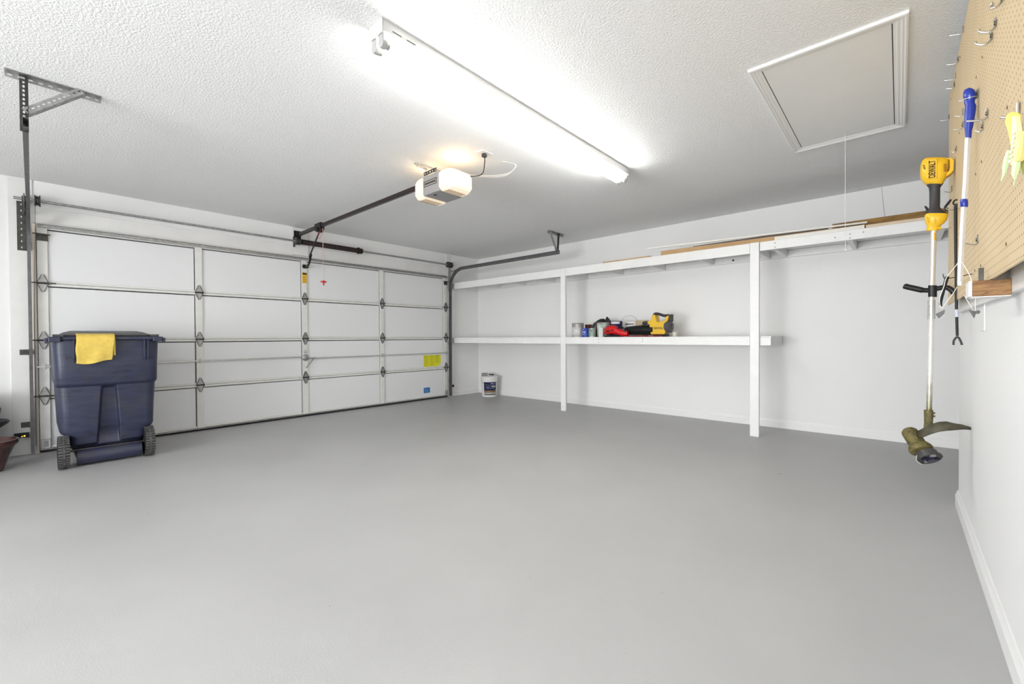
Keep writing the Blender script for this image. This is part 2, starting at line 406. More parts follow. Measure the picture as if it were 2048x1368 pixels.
sl = MB().box((-6.045, 0.036, 0.002), (-5.975, 4.925, 0.022)); sl.build('bottom_seal', black_rubber, door, bevel=0.006)
MB().box((-6.04, 0.036, 0.0225), (-5.968, 4.925, 0.034)).build('bottom_retainer', steel, door, bevel=0.002)
# strut along the top edge: U channel
mb = MB(); mb.box((-5.970, 0.04, 2.108), (-5.966, 4.925, 2.140)); mb.box((-5.966, 0.04, 2.136), (-5.945, 4.925, 2.140)); mb.box((-5.966, 0.04, 2.108), (-5.945, 4.925, 2.112))
mb.build('top_strut', steel, door)

def hinge_mesh(roller=0):
    """galvanised diamond hinge in the y-z plane, facing +x"""
    mb = MB()
    for sgn in (1, -1):
        pts = [(0, -0.030, 0.008*sgn), (0, -0.034, 0.022*sgn), (0, -0.011, 0.078*sgn), (0, 0.0, 0.086*sgn), (0, 0.011, 0.078*sgn), (0, 0.034, 0.022*sgn), (0, 0.030, 0.008*sgn)]
        mb.prism(pts, (0.003, 0, 0))
        mb.cyl((0.002, 0, 0.060*sgn), (0.008, 0, 0.060*sgn), 0.006, seg=8)
        mb.cyl((0.002, 0.012, 0.030*sgn), (0.008, 0.012, 0.030*sgn), 0.005, seg=8)
        mb.cyl((0.002, -0.012, 0.030*sgn), (0.008, -0.012, 0.030*sgn), 0.005, seg=8)
    return mb
def knuckle_mesh(ends):
    mb = MB(); mb.cyl((0.012, -0.040, 0), (0.012, 0.040, 0), 0.0085, seg=12)
    mb.box((0.0, -0.036, -0.016), (0.018, -0.031, 0.016)); mb.box((0.0, 0.031, -0.016), (0.018, 0.036, 0.016))
    for sgn in (1, -1):
        for sy in (-1, 1):   # raised side flanges
            mb.bar((0.009, 0.033*sy, 0.012*sgn), (0.004, 0.006*sy, 0.082*sgn), 0.0035, 0.010, (1, 0, 0))
    if ends: mb.cyl((0.022, -0.085, 0.0), (0.022, 0.085, 0.0), 0.0055, seg=10)
    return mb
hp = {}
for yi, (a, b) in enumerate(STY):
    for z in zs[1:4]:
        end = yi in (0, 4)
        key = end
        if key not in hp:
            o = hinge_mesh().build('hinge', steel, None, origin=(0, 0, 0)); o.parent = door
            k = knuckle_mesh(end).build('hinge_knuckle', steel_dk, None, origin=(0, 0, 0)); k.parent = o
            hp[key] = o
        else:
            o = dup(hp[key], (0, 0, 0), parent=door)
        o.location = Vector((FX+0.001, (a+b)/2, z))-Vector(door['_o'])
# top roller brackets and bottom corner brackets
for y in (0.07, 4.89):
    mb = MB().box((FX, y-0.035, 1.985), (FX+0.004, y+0.04, 2.045)); mb.box((FX+0.004, y-0.035, 2.035), (FX+0.03, y+0.04, 2.039))
    mb.cyl((FX+0.02, y-0.06, 2.045), (FX+0.02, y+0.055, 2.045), 0.005); mb.build('top_bracket', steel_dk, door)
    mb = MB().box((FX, y-0.03, 0.036), (FX+0.004, y+0.035, 0.042)); mb.box((FX, y-0.03, 0.036), (FX+0.004, y-0.024, 0.125)); mb.box((FX, y+0.029, 0.036), (FX+0.004, y+0.035, 0.125))
    mb.box((FX, y-0.03, 0.118), (FX+0.004, y+0.035, 0.125)); mb.box((FX, y-0.012, 0.05), (FX+0.002, y+0.02, 0.11)); mb.box((FX+0.004, y-0.03, 0.036), (FX+0.03, y+0.05, 0.040))
    mb.build('bottom_bracket', steel, door)
# lock bars, guides and the central lock with its handle
for (y0, y1, z) in ((0.02, 2.42, 0.806), (2.50, 4.935, 0.784)):
    MB().box((FX+0.010, y0, z-0.009), (FX+0.015, y1, z+0.009)).build('lock_bar', steel_lt, door, bevel=0.001)
for y, z in ((0.068, 0.806), (1.282, 0.806), (3.632, 0.784), (4.89, 0.784)):
    mb = MB().box((FX, y-0.013, z-0.030), (FX+0.003, y+0.013, z+0.030)); mb.box((FX, y-0.013, z+0.010), (FX+0.018, y+0.013, z+0.014)); mb.box((FX, y-0.013, z-0.014), (FX+0.018, y+0.013, z-0.010)); mb.box((FX+0.016, y-0.006, z-0.014), (FX+0.019, y+0.006, z+0.014))
    mb.build('lock_guide', steel_lt, door)
lk = MB().lathe([(0.045, 0), (0.045, 0.006), (0.030, 0.016), (0.012, 0.022)], (FX+0.001, 2.462, 0.797), (1, 0, 0)).build('lock_disc', steel, door, smooth=True)
mb = MB().box((FX+0.018, 2.50, 0.778), (FX+0.024, 2.60, 0.795)); mb.bar((FX+0.024, 2.56, 0.775), (FX+0.024, 2.465, 0.66), 0.014, 0.004, (1, 0, 0)); mb.build('lock_handle', steel, door)
mb = MB(); mb.tube(arc((FX+0.006, 2.462, 0.875), 0.024, 0, PI, 8, (0, 1, 0), (0, 0, 1)), 0.003); mb.box((FX, 2.44, 0.855), (FX+0.004, 2.484, 0.878)); mb.build('keeper', steel_lt, door)
# arm bracket plate
MB().box((FX, 2.44, 2.00), (FX+0.012, 2.50, 2.045)).build('arm_bracket', steel_dk, door)
# stickers on the door
st_y = mat('yellow_label', (0.75, 0.72, 0.01), 0.4); st_o = mat('orange_label', (0.85, 0.52, 0.03), 0.4); st_b = mat('blue_label', (0.03, 0.16, 0.42), 0.4)
st_ink = mat('label_ink', (0.25, 0.22, 0.02), 0.5); st_dark = mat('label_black', (0.04, 0.03, 0.01), 0.5)
s1 = MB().box((FX+0.0008, 2.433, 1.800), (FX+0.002, 2.494, 1.945)).build('warning_sticker', st_o, door)
mb = MB().box((FX+0.0021, 2.436, 1.915), (FX+0.0028, 2.491, 1.940))
for k in range(7): mb.box((FX+0.0021, 2.440, 1.812+k*0.013), (FX+0.0026, 2.487-(k % 3)*0.008, 1.815+k*0.013))
mb.build('sticker_print', st_dark, s1)
PX = -5.992
s2 = MB().prism([(PX+0.0008, 4.42, 0.560), (PX+0.0008, 4.735, 0.560), (PX+0.0008, 4.79, 0.605), (PX+0.0008, 4.79, 0.755), (PX+0.0008, 4.42, 0.755)], (0.0012, 0, 0)).build('instruction_sticker', st_y, door)
mb = MB()
for c in range(3):
    y0 = 4.435+c*0.115
    for k in range(11):
        if c == 2 and k < 3: continue
        mb.box((PX+0.0022, y0, 0.578+k*0.0155), (PX+0.0026, y0+0.095-(k*7 % 4)*0.008, 0.5815+k*0.0155+(0.004 if k == 10 else 0)))
mb.build('sticker_print', st_ink, s2)
s3 = MB().box((PX+0.0008, 4.42, 0.115), (PX+0.002, 4.55, 0.205)).build('blue_sticker', st_b, door)
mb = MB()
for k in range(3): mb.box((PX+0.0021, 4.44, 0.14+k*0.018), (PX+0.0026, 4.53-k*0.02, 0.145+k*0.018))
mb.build('sticker_print', mat('pale_blue_ink', (0.3, 0.5, 0.75), 0.5), s3)
structure(MB().box((FX+0.001, 4.835, 1.08), (FX+0.012, 4.853, 1.20)).build('trim_8', whitepl), 'small white strip on the right door stile', 'trim')

# ------------------------------------------------------------------ tracks
def c_path(y, side, zt=2.25, xe=-3.56):
    pts = [Vector((-5.935, y, 0.02)), Vector((-5.932, y, 1.0)), Vector((-5.925, y, zt-0.32))]
    pts += arc((-5.925+0.32, y, zt-0.32), 0.32, PI, PI/2, 12, (1, 0, 0), (0, 0, 1))[1:]
    pts.append(Vector((xe, y, zt+0.0)))
    return pts
def track(y, side, label):
    """side = +1 when the web is on the +y side"""
    t = thing('door_track', label, 'door track', (-5.935, y, 0.0), 'curved steel tracks beside the garage door')
    pts = c_path(y, side); prof = [(-0.024, -0.022), (-0.026, 0.0), (0.026, 0.0), (0.024, -0.022)]
    rings = []
    for i, p in enumerate(pts):
        tg = (pts[min(i+1, len(pts)-1)]-pts[max(i-1, 0)]).normalized(); n = Vector((0, 1, 0)).cross(tg).normalized()
        rings.append([p+n*a+Vector((0, side*(b), 0)) for a, b in prof])
    MB().loft(rings, caps=False, closed=False).build('track_channel', track_m, t, solid=0.003)
    # flag bracket: tall perforated angle between track and wall
    yo = y+side*0.004
    mb = MB(); mb.perf((-5.998, yo, 1.88), (-5.998, yo, 2.33), 0.05, (1, 0, 0), (0.02, 0.008), 0.05)
    mb.perf((-5.9965, yo+side*0.002, 1.88), (-5.9965, yo+side*0.002, 2.33), 0.055, (0, side, 0), (0.02, 0.008), 0.05)
    mb.build('flag_bracket', steel_dk if side < 0 else steel, t, solid=0.003)
    mb = MB(); mb.bar((-5.99, yo+side*0.01, 2.225), (-5.42, yo+side*0.01, 2.262), 0.004, 0.03, (0, 0, 1)); mb.build('track_tie', steel, t)
    for z in (0.25, 0.92):
        MB().box((-5.998, yo, z), (-5.925, yo+side*0.003, z+0.05)).box((-5.998, yo, z), (-5.994, yo+side*0.055, z+0.05)).build('track_bracket', steel_dk, t)
    # roller ends in the channel
    return t
TL = track(-0.022, -1, 'curved steel door track left of the garage door, ending at the ceiling')
TR = track(4.975, 1, 'curved steel door track right of the garage door, over the shelves')

def hanger(y, side, tr, name_label):
    """perforated angle iron hanger carrying the rear end of a track"""
    t = thing('track_hanger', name_label, 'hanger bracket', (-3.62, y, 2.27), 'perforated angle iron hangers under the ceiling')
    xa = -3.66
    if side < 0:
        MB().perf((xa, -0.085, H-0.003), (xa, 0.30, H-0.003), 0.032, (1, 0, 0), (0.020, 0.009), 0.037).perf((xa, -0.085, H-0.035), (xa, 0.30, H-0.035), 0.032, (0, 0, 1), (0.020, 0.009), 0.037).build('ceiling_angle', steel, t, solid=0.003)
        MB().perf((xa+0.004, 0.0, H-0.005), (xa+0.045, 0.0, 2.215), 0.032, (0, -1, 0), (0.018, 0.009), 0.024).perf((xa+0.004, 0.0, H-0.005), (xa+0.045, 0.0, 2.215), 0.034, (1, 0, 0), (0.018, 0.009), 0.024).build('upright_angle', steel_dk, t, solid=0.003)
        MB().perf((xa+0.040, 0.225, H-0.018), (xa+0.050, 0.0, 2.315), 0.034, (0, -0.71, 0.70), (0.018, 0.009), 0.026).perf((xa+0.040, 0.225, H-0.018), (xa+0.050, 0.0, 2.315), 0.034, (-1, 0.1, -0.1), (0.018, 0.009), 0.026).build('diagonal_angle', steel, t, solid=0.003)
    else:
        MB().perf((xa, 4.83, H-0.003), (xa, 5.20, H-0.003), 0.032, (1, 0, 0), (0.020, 0.009), 0.037).perf((xa, 4.83, H-0.035), (xa, 5.20, H-0.035), 0.032, (0, 0, 1), (0.020, 0.009), 0.037).build('ceiling_angle', steel, t, solid=0.003)
        MB().perf((xa+0.004, 5.06, H-0.005), (xa+0.03, 5.0, 2.28), 0.032, (1, 0.1, 0), (0.018, 0.009), 0.024).perf((xa+0.004, 5.06, H-0.005), (xa+0.03, 5.0, 2.28), 0.032, (0, 1, 0), (0.018, 0.009), 0.024).build('upright_angle', steel_dk, t, solid=0.003)
        MB().perf((xa+0.006, 4.85, H-0.008), (xa+0.02, 4.99, 2.28), 0.034, (1, 0, 0), (0.018, 0.009), 0.024).perf((xa+0.006, 4.85, H-0.008), (xa+0.02, 4.99, 2.28), 0.030, (0, 0.8, 0.3), (0.018, 0.009), 0.024).build('diagonal_angle', steel, t, solid=0.003)
    for p in ((xa+0.01, y, H-0.02), (xa+0.03, y+0.0, 2.30)):
        MB().cyl((p[0]-0.006, p[1]-0.012, p[2]), (p[0]-0.006, p[1]+0.012, p[2]), 0.008, seg=6).build('bolt', steel_lt, t)
    return t
hanger(-0.022, -1, TL, 'perforated angle iron hanger holding the left door track to the ceiling')
hanger(4.975, 1, TR, 'perforated angle iron hanger holding the right door track to the ceiling')

# ------------------------------------------------------------------ torsion shaft, spring, drums
ts = thing('torsion_spring_shaft', 'steel shaft with wound torsion spring above the garage door', 'door spring', (-5.91, 2.45, 2.335))
SX, SZ = -5.91, 2.338
mb = MB().cyl((SX, -0.10, SZ), (SX, 5.02, SZ), 0.0127, seg=16); mb.build('shaft', steel, ts, smooth=True)
# coil spring: real helix
N = 46; pts = []
y0, y1 = 2.40, 3.235
for k in range(N*10+1):
    a = 2*PI*k/10; pts.append((SX+0.028*math.cos(a), y0+(y1-y0)*k/(N*10), SZ+0.028*math.sin(a)))
mb = MB().tube(pts, 0.0088, 6); mb.cyl((SX, y0, SZ), (SX, y1, SZ), 0.022, seg=16); mb.build('spring', spring_m, ts, smooth=True)
for (yy, w_, rr, mm) in ((2.36, 0.045, 0.042, steel_dk), (3.245, 0.05, 0.038, spring_m)):
    mb = MB().cyl((SX, yy-w_/2, SZ), (SX, yy+w_/2, SZ), rr, seg=20)
    mb.cyl((SX, yy-w_*0.8, SZ), (SX, yy-w_*0.5, SZ), rr+0.010, seg=20)
    for a in range(4): mb.cyl((SX+(rr+0.004)*math.cos(a*PI/2+.5), yy, SZ+(rr+0.004)*math.sin(a*PI/2+.5)), (SX+(rr+0.014)*math.cos(a*PI/2+.5), yy, SZ+(rr+0.014)*math.sin(a*PI/2+.5)), 0.006, seg=6)
    mb.build('spring_cone', mm, ts, smooth=True)
MB().box((-5.982, 2.325, 2.27), (-5.977, 2.345, 2.41)).box((-5.977, 2.325, 2.30), (-5.87, 2.330, 2.375)).build('centre_bracket', steel_dk, ts)
for yy, s in ((0.045, 1), (4.905, -1)):
    mb = MB().lathe([(0.030, -0.018), (0.050, -0.018), (0.050, -0.010), (0.042, -0.006), (0.042, 0.010), (0.052, 0.014), (0.052, 0.020), (0.02, 0.02)], (SX, yy, SZ), (0, 1, 0), 24)
    mb.build('cable_drum', steel_dk, ts, smooth=True)
for yy in (-0.035, 4.985):
    MB().box((-5.995, yy-0.003, 2.29), (-5.885, yy+0.003, 2.385)).cyl((SX, yy-0.014, SZ), (SX, yy+0.014, SZ), 0.028, seg=16).build('bearing_plate', steel_dk, ts)
for yy in (0.012, 4.948):
    MB().tube([(SX+0.03, yy+ (0.02 if yy < 1 else -0.03), SZ-0.03), (-5.955, yy, 1.2), (-5.955, yy, 0.07)], 0.0015, 5).build('lift_cable', steel_dk, ts)

# ------------------------------------------------------------------ opener
op = thing('garage_door_opener', 'lit garage door opener with dark rail hung under the ceiling', 'door opener', (-2.91, 2.365, 2.27))
grey_op = mat('opener_grey_plastic', (0.30, 0.29, 0.285), 0.45)
lens_m = mat('lit_cream_lens', (0.55, 0.50, 0.42), 0.35, emit=(1.0, 0.84, 0.60), estr=BULB_STRENGTH)
yc = 2.365; hw = 0.135
MB().box((-3.02, yc-hw+0.004, 2.262), (-2.80, yc+hw-0.004, 2.425)).build('motor_housing', grey_op, op, bevel=0.012)
def lens(x0, x1, zb, nm='lens'):
    # chamfered cap, loft along x
    s = 1 if x1 > x0 else -1; L = abs(x1-x0); rings = []
    for f, k in ((0, 1.0), (0.55, 1.0), (0.85, 0.88), (1.0, 0.70)):
        x = x0+s*L*f; a = hw*k; zt = 2.43-(1-k)*0.09; zl = zb+(1-k)*0.11; c = 0.028
        rings.append([(x, yc-a, zl+c), (x, yc-a+c, zl), (x, yc+a-c, zl), (x, yc+a, zl+c), (x, yc+a, zt-c), (x, yc+a-c, zt), (x, yc-a+c, zt), (x, yc-a, zt-c)])
    return MB().loft(rings).build(nm, lens_m, op, bevel=0.004)
l1 = lens(-2.799, -2.655, 2.262); l2 = lens(-3.021, -3.165, 2.250)
for l, xa, xb in ((l1, -2.79, -2.72), (l2, -3.12, -3.03)):
    mb = MB()
    for k in range(9): mb.box((xa, yc-0.085+k*0.02, 2.2605 if l is l1 else 2.2485), (xb, yc-0.077+k*0.02, 2.263 if l is l1 else 2.251))
    mb.build('vent_slots', mat('amber_slot', (0.22, 0.11, 0.03), 0.6), l)
mb = MB().box((-3.0, yc-hw+0.001, 2.330), (-2.83, yc-hw+0.0035, 2.334)).box((-3.0, yc-hw+0.001, 2.372), (-2.83, yc-hw+0.0035, 2.376)).box((-3.0, yc-hw+0.001, 2.33), (-2.996, yc-hw+0.0035, 2.376)).box((-2.834, yc-hw+0.001, 2.33), (-2.83, yc-hw+0.0035, 2.376))
for k in range(9): mb.box((-2.985+k*0.016, yc-hw+0.001, 2.346), (-2.985+k*0.016+0.011, yc-hw+0.0035, 2.360))
mb.build('name_plate', st_dark, op)
MB().box((-2.93, yc-0.09, 2.2595), (-2.90, yc-0.07, 2.2625)).build('button', blackm, op)
MB().box((-5.93, yc+0.015-0.016, 2.415), (-3.0, yc+0.015+0.016, 2.455)).build('rail', brown_steel, op, bevel=0.003)
mb = MB().box((-5.981, yc-0.03, 2.39), (-5.975, yc+0.06, 2.49)).box((-5.975, yc-0.01, 2.42), (-5.90, yc+0.04, 2.455)); mb.cyl((-5.93, yc-0.02, 2.435), (-5.93, yc+0.05, 2.435), 0.012); mb.build('header_bracket', blackm, op)
tx = -5.30
mb = MB().box((tx-0.10, yc-0.012, 2.385), (tx+0.06, yc+0.042, 2.472)); mb.box((tx-0.03, yc-0.025, 2.36), (tx+0.02, yc+0.05, 2.40)); mb.cyl((tx-0.01, yc-0.03, 2.40), (tx-0.01, yc+0.055, 2.40), 0.018); mb.build('trolley', blackm, op, bevel=0.004)
mb = MB().bar((tx-0.01, yc+0.015, 2.38), (-5.66, yc+0.03, 2.10), 0.026, 0.008, (0, 1, 0)); mb.build('arm', blackm, op)
mb = MB().tube(spline([(-5.62, yc+0.04, 2.14), (-5.70, yc+0.05, 2.04), (-5.80, yc+0.07, 2.015), (-5.955, yc+0.10, 2.025)]), 0.013, 8); mb.cyl((-5.93, yc+0.06, 2.025), (-5.93, yc+0.13, 2.025), 0.02); mb.build('curved_arm', blackm, op)
rc = MB().tube([(tx+0.07, yc+0.015, 2.40), (tx+0.075, yc+0.016, 1.74)], 0.003, 6).build('release_cord', mat('red_white_cord', (0.72, 0.45, 0.40), 0.7), op)
mb = MB().lathe([(0.004, 0.03), (0.011, 0.022), (0.036, 0.016), (0.036, 0.006), (0.011, 0), (0.009, -0.03), (0.003, -0.034)], (tx+0.075, yc+0.016, 1.735), seg=20); mb.build('release_handle', red_m, rc, smooth=True)
mb = MB().tube(spline([(tx+0.05, yc, 2.385), (tx+0.02, yc-0.02, 2.31), (tx+0.05, yc-0.015, 2.27), (tx+0.068, yc+0.01, 2.33)]), 0.002, 5); mb.build('cord_loop', mat('red_thin_cord', (0.5, 0.1, 0.08), 0.7), rc)
# ceiling strap
MB().perf((-3.085, 2.19, H-0.004), (-3.085, 2.62, H-0.004), 0.034, (1, 0, 0), (0.020, 0.010), 0.03).perf((-3.050, 2.19, H-0.036), (-3.050, 2.62, H-0.036), 0.034, (0, 0, 1), (0.018, 0.010), 0.03).build('ceiling_strap', steel_lt, op, solid=0.003)
for y in (yc-0.10, yc+0.10):
    MB().perf((-3.045, y, H-0.02), (-3.0, y, 2.415), 0.03, (0, 1, 0), (0.018, 0.010), 0.026).build('drop_strap', steel_lt, op, solid=0.003)
MB().perf((-3.01, yc-0.125, 2.43), (-2.84, yc-0.125, 2.43), 0.03, (0, 0, 1), (0.018, 0.010), 0.03).build('top_strap', steel_dk, op, solid=0.003)
oc = at(969, 306, 2, H)
MB().tube(spline([oc-Vector((0, 0, 0.03)), oc+Vector((-0.02, 0.02, -0.07)), oc+Vector((-0.12, 0.08, -0.12)), oc+Vector((-0.25, 0.02, -0.12)), (-2.84, 2.44, 2.44)]), 0.004, 6).build('power_cord', blackm, op)
for k in range(3):
    e = at(1008-k*2, 323, 2, H)
    MB().tube(spline([(-2.86, 2.46+k*0.01, 2.44), (-2.84, 2.50, 2.49), (-2.75, 2.58+k*0.02, 2.465), (-2.50, 2.70, 2.445-k*0.008), (-2.38, 2.72-k*0.01, 2.49), e]), 0.0014, 5).build('bell_wire', cord_m, op)
# warm bulbs inside spill upward: real point lamps inside translucent ends, open at the top
for nm, x in (('rear_bulb', -2.72), ('front_bulb', -3.10)):
    l = bpy.data.lights.new(nm, 'POINT'); l.energy = 0.65; l.color = (1.0, 0.66, 0.32); l.shadow_soft_size = 0.03
    o = bpy.data.objects.new(nm, l); o.location = (x, yc, 2.465); COL.objects.link(o)
ol = thing('ceiling_outlet', 'small white ceiling outlet with the opener plug in it', 'outlet', (oc.x, oc.y, H))
MB().box((oc.x-0.04, oc.y-0.06, H-0.006), (oc.x+0.04, oc.y+0.06, H)).build('cover_plate', whitepl, ol, bevel=0.002)
MB().box((oc.x-0.015, oc.y-0.02, H-0.035), (oc.x+0.015, oc.y+0.015, H-0.0065)).build('plug', darkgrey_grip, ol, bevel=0.004)

# ------------------------------------------------------------------ strip light
sl = thing('strip_light', 'long white ceiling fixture with two bare fluorescent tubes', 'ceiling light', (-1.842, 2.32, H))
fx0, fx1, fy0, fy1 = -1.897, -1.787, 1.105, 3.53
housing_m = mat('white_enamel', (0.60, 0.60, 0.59), 0.35)
socket_m = mat('lamp_socket_plastic', (0.42, 0.42, 0.41), 0.5)
prof = [(fx0, H), (fx0, H-0.052), (fx0+0.018, H-0.064), (fx1-0.018, H-0.064), (fx1, H-0.052), (fx1, H)]
MB().loft([[Vector((a, fy0, z)) for a, z in prof], [Vector((a, fy1, z)) for a, z in prof]]).build('housing', housing_m, sl, bevel=0.002)
MB().prism([(fx0-0.002, fy0-0.002, H), (fx0-0.002, fy0-0.002, H-0.066), (fx1+0.002, fy0-0.002, H-0.066), (fx1+0.002, fy0-0.002, H)], (0, -0.004, 0)).build('end_plate', housing_m, sl, bevel=0.001)
MB().prism([(fx0-0.002, fy1+0.002, H), (fx0-0.002, fy1+0.002, H-0.066), (fx1+0.002, fy1+0.002, H-0.066), (fx1+0.002, fy1+0.002, H)], (0, 0.004, 0)).build('end_plate', housing_m, sl, bevel=0.001)
for yy in (fy0+0.05, fy0+0.13): MB().box((fx1+0.0005, yy, H-0.040), (fx1+0.0015, yy+0.05, H-0.036)).build('knockout_slot', gap_m, sl)
tube_m = mat('lit_fluorescent_tube', (0.95, 0.95, 0.95), 0.4, emit=TUBE_COL, estr=TUBE_STRENGTH)
for x in (-1.872, -1.812):
    tb = MB().cyl((x, fy0+0.045, H-0.103), (x, fy1-0.045, H-0.103), 0.0165, seg=20).build('fluorescent_tube', tube_m, sl, smooth=True)
    for ya, yb_ in ((fy0+0.028, fy0+0.045), (fy1-0.045, fy1-0.028)): MB().cyl((x, ya, H-0.103), (x, yb_, H-0.103), 0.017, seg=20).build('tube_cap', steel_lt, tb, smooth=True)
    for yy, s in ((fy0, 1), (fy1, -1)):
        mb = MB().box((x-0.018, yy+s*0.002, H-0.095), (x+0.018, yy+s*0.008, H-0.064)); mb.cyl((x, yy+s*0.002, H-0.103), (x, yy+s*0.027, H-0.103), 0.021, seg=20)
        mb.bar((x, yy+s*0.004, H-0.062), (x, yy+s*0.004, H-0.1), 0.03, 0.006, (0, 1, 0))
        mb.build('lamp_socket', socket_m, sl, bevel=0.001)

# ------------------------------------------------------------------ attic hatch
ah = thing('attic_hatch', 'white attic hatch panel in moulded ceiling frame with pull cord', 'attic hatch', (-0.305, 3.4, H), kind=None)
hx0, hx1, hy0, hy1 = -0.637, 0.027, 2.69, 4.13
def casing(a, b, inn):
    """mitred moulding piece from a to b, inn = inward direction"""
    a = Vector(a); b = Vector(b); i = Vector(inn); t = (b-a).normalized()
    prof = [(0, 0), (0, 0.015), (0.008, 0.017), (0.014, 0.013), (0.022, 0.014), (0.028, 0.010), (0.040, 0.0105), (0.046, 0.008), (0.056, 0.007), (0.057, 0)]
    return [[a+i*p+t*p-Vector((0, 0, z)) for p, z in prof], [b+i*p-t*p-Vector((0, 0, z)) for p, z in prof]]
for a, b, i in (((hx0, hy0, H), (hx1, hy0, H), (0, 1, 0)), ((hx0, hy1, H), (hx1, hy1, H), (0, -1, 0)), ((hx0, hy0, H), (hx0, hy1, H), (1, 0, 0)), ((hx1, hy0, H), (hx1, hy1, H), (-1, 0, 0))):
    MB().loft(casing(a, b, i)).build('frame_moulding', trim_m, ah)
MB().box((hx0+0.05, hy0+0.05, H-0.0015), (hx1-0.05, hy1-0.05, H-0.0003)).build('gap_shadow_strip', gap_m, ah)
MB().box((hx0+0.061, hy0+0.059, H-0.0055), (hx1-0.061, hy1-0.059, H-0.002)).build('hatch_panel', mat('hatch_panel_paint', (0.87, 0.865, 0.845), 0.5, var=0.02, vscale=3), ah)
cx, cy = -0.302, 4.0
cz = at(1690, 498, 1, cy).z
cdp = MB().tube([(cx, cy, H-0.006), (cx+0.002, cy, (H+cz)/2), (cx+0.004, cy+0.002, cz)], 0.0016, 6).build('pull_cord', cord_m, ah)
MB().ell((cx+0.004, cy+0.002, cz-0.008), (0.005, 0.005, 0.009)).build('cord_knot', cord_m, cdp)

# ------------------------------------------------------------------ storage shelves
sh = thing('storage_shelf', 'long white built-in wooden two-level storage shelf', 'shelf', (-2.9, 5.39, 0))
YF = 5.056; DEP = 0.038; SR = 0.30
P2 = (-1.173, -1.088); P1 = (-3.610, -3.527)
for a, b in (P1, P2): MB().box((a, YF, 0.0), (b, YF+DEP, 2.032)).build('post', white_paint, sh, bevel=0.003)
UX = 1.68
# upper beams
for a, b, zb in ((XW+0.014, P1[0]-0.002, 1.920), (P1[1]+0.002, P2[0]-0.002, 1.922), (P2[1]+0.006, UX, 1.940)):
    MB().box((a, YF+0.002, zb), (b, YF+DEP, 2.030)).build('upper_beam', white_paint, sh, bevel=0.003)
MB().box((XW+0.014, YN-0.04, 1.938), (UX, YN-0.001, 2.017)).build('wall_ledger', white_paint, sh, bevel=0.003)
for x in (-5.367, -4.764, -4.161, -3.539, -2.948, -2.33, -1.722, -1.11, -0.94, -0.33, 0.28, 0.89):
    MB().box((x-0.036, YF+DEP+0.001, 1.940), (x+0.002, YN-0.041, 2.017)).build('joist', white_paint, sh, bevel=0.003)
MB().box((XW+0.014, YF+DEP+0.001, 2.0175), (UX, YN-0.002, 2.0290)).build('upper_deck', white_paint, sh)
MB().cyl((-1.50, YN-0.0405, 1.972), (-1.50, YN-0.039, 1.972), 0.012, seg=10).build('knot_hole', blackm, sh)
# west ledger pieces
MB().box((XW+0.013, YF+0.1, 1.940), (XW+0.05, YN-0.041, 2.017)).build('end_ledger', white_paint, sh)
# lower shelf
for a, b in ((XW+0.014, P1[0]-0.002), (P1[1]+0.002, P2[0]-0.002)):
    MB().box((a, YF+0.003, 0.957), (b, YF+DEP, 1.040)).build('lower_beam', white_paint, sh, bevel=0.003)
MB().box((XW+0.014, YF+DEP+0.001, 0.957), (-0.987, YF+DEP+0.038, 1.040)).build('lower_inner_beam', white_paint, sh, bevel=0.003)
MB().box((XW+0.014, YN-0.04, 0.957), (-0.987, YN-0.001, 1.040)).build('wall_ledger', white_paint, sh, bevel=0.003)
MB().box((XW+0.014, YF+0.004, 1.0405), (P1[0]-0.002, YN-0.002, 1.0525)).box((P1[0]-0.002, YF+DEP+0.001, 1.0405), (P1[1]+0.002, YN-0.002, 1.0525)).box((P1[1]+0.002, YF+0.004, 1.0405), (P2[0]-0.002, YN-0.002, 1.0525)).box((P2[0]-0.002, YF+DEP+0.001, 1.0405), (-0.985, YN-0.002, 1.0525)).build('lower_deck', white_paint, sh)
for x in (-5.4, -4.8, -4.2, -3.0, -2.4, -1.8, -0.99):
    MB().box((x-0.036, YF+DEP+0.039, 0.957), (x, YN-0.041, 1.040)).build('joist', white_paint, sh)
for px, py in ((1197, 679), (1197, 685), (1285, 678), (1285, 683), (1670, 475), (1700, 468), (1700, 476), (1727, 464), (1550, 486), (1550, 494), (1549, 500)):
    p = at(px, py, 1, YF+0.0); MB().cyl((p.x, YF-0.0005, p.z), (p.x, YF+0.004, p.z), 0.006, seg=8).build('screw_head', mat('rusty_screw', (0.35, 0.32, 0.29), 0.6), sh)

# boards on the top
def plank(name, x0, x1, y0, y1, z0, z1, m, label, cat='board', rz=0, ry=0):
    c = Vector(((x0+x1)/2, (y0+y1)/2, z0)); R = Euler((0, ry, rz)).to_matrix()
    o = MB().box((x0, y0, z0), (x1, y1, z1), R, c).build(name, m, bevel=0.001)
    return tag(o, label, cat)
ZT = 2.0305
tan_a = mat('tan_board_face', (0.56, 0.36, 0.17), 0.6, var=0.15, vscale=6)
def bar_board(name, A, B, w, h, m, label, cat):
    A = Vector((*A, ZT)); B = Vector((*B, ZT)); return tag(MB().bar(A+Vector((0, 0, h/2)), B+Vector((0, 0, h/2)), w, h, (0, 0, 1)).build(name, m, bevel=0.001), label, cat)
bar_board('wooden_board', (-2.14, 5.085), (-0.45, 5.165), 0.035, 0.053, tan_a, 'thick tan board lying along the front of the upper shelf', 'board')
plank('wooden_board', -2.95, -2.30, 5.10, 5.20, ZT, ZT+0.022, tan_a, 'short thin tan board on the upper shelf, left of the long boards')
bar_board('moulding_strip', (-1.83, 5.262), (-0.52, 5.215), 0.016, 0.094, grey_strip, 'dark grey brown moulding strip on edge behind the tan board', 'moulding')
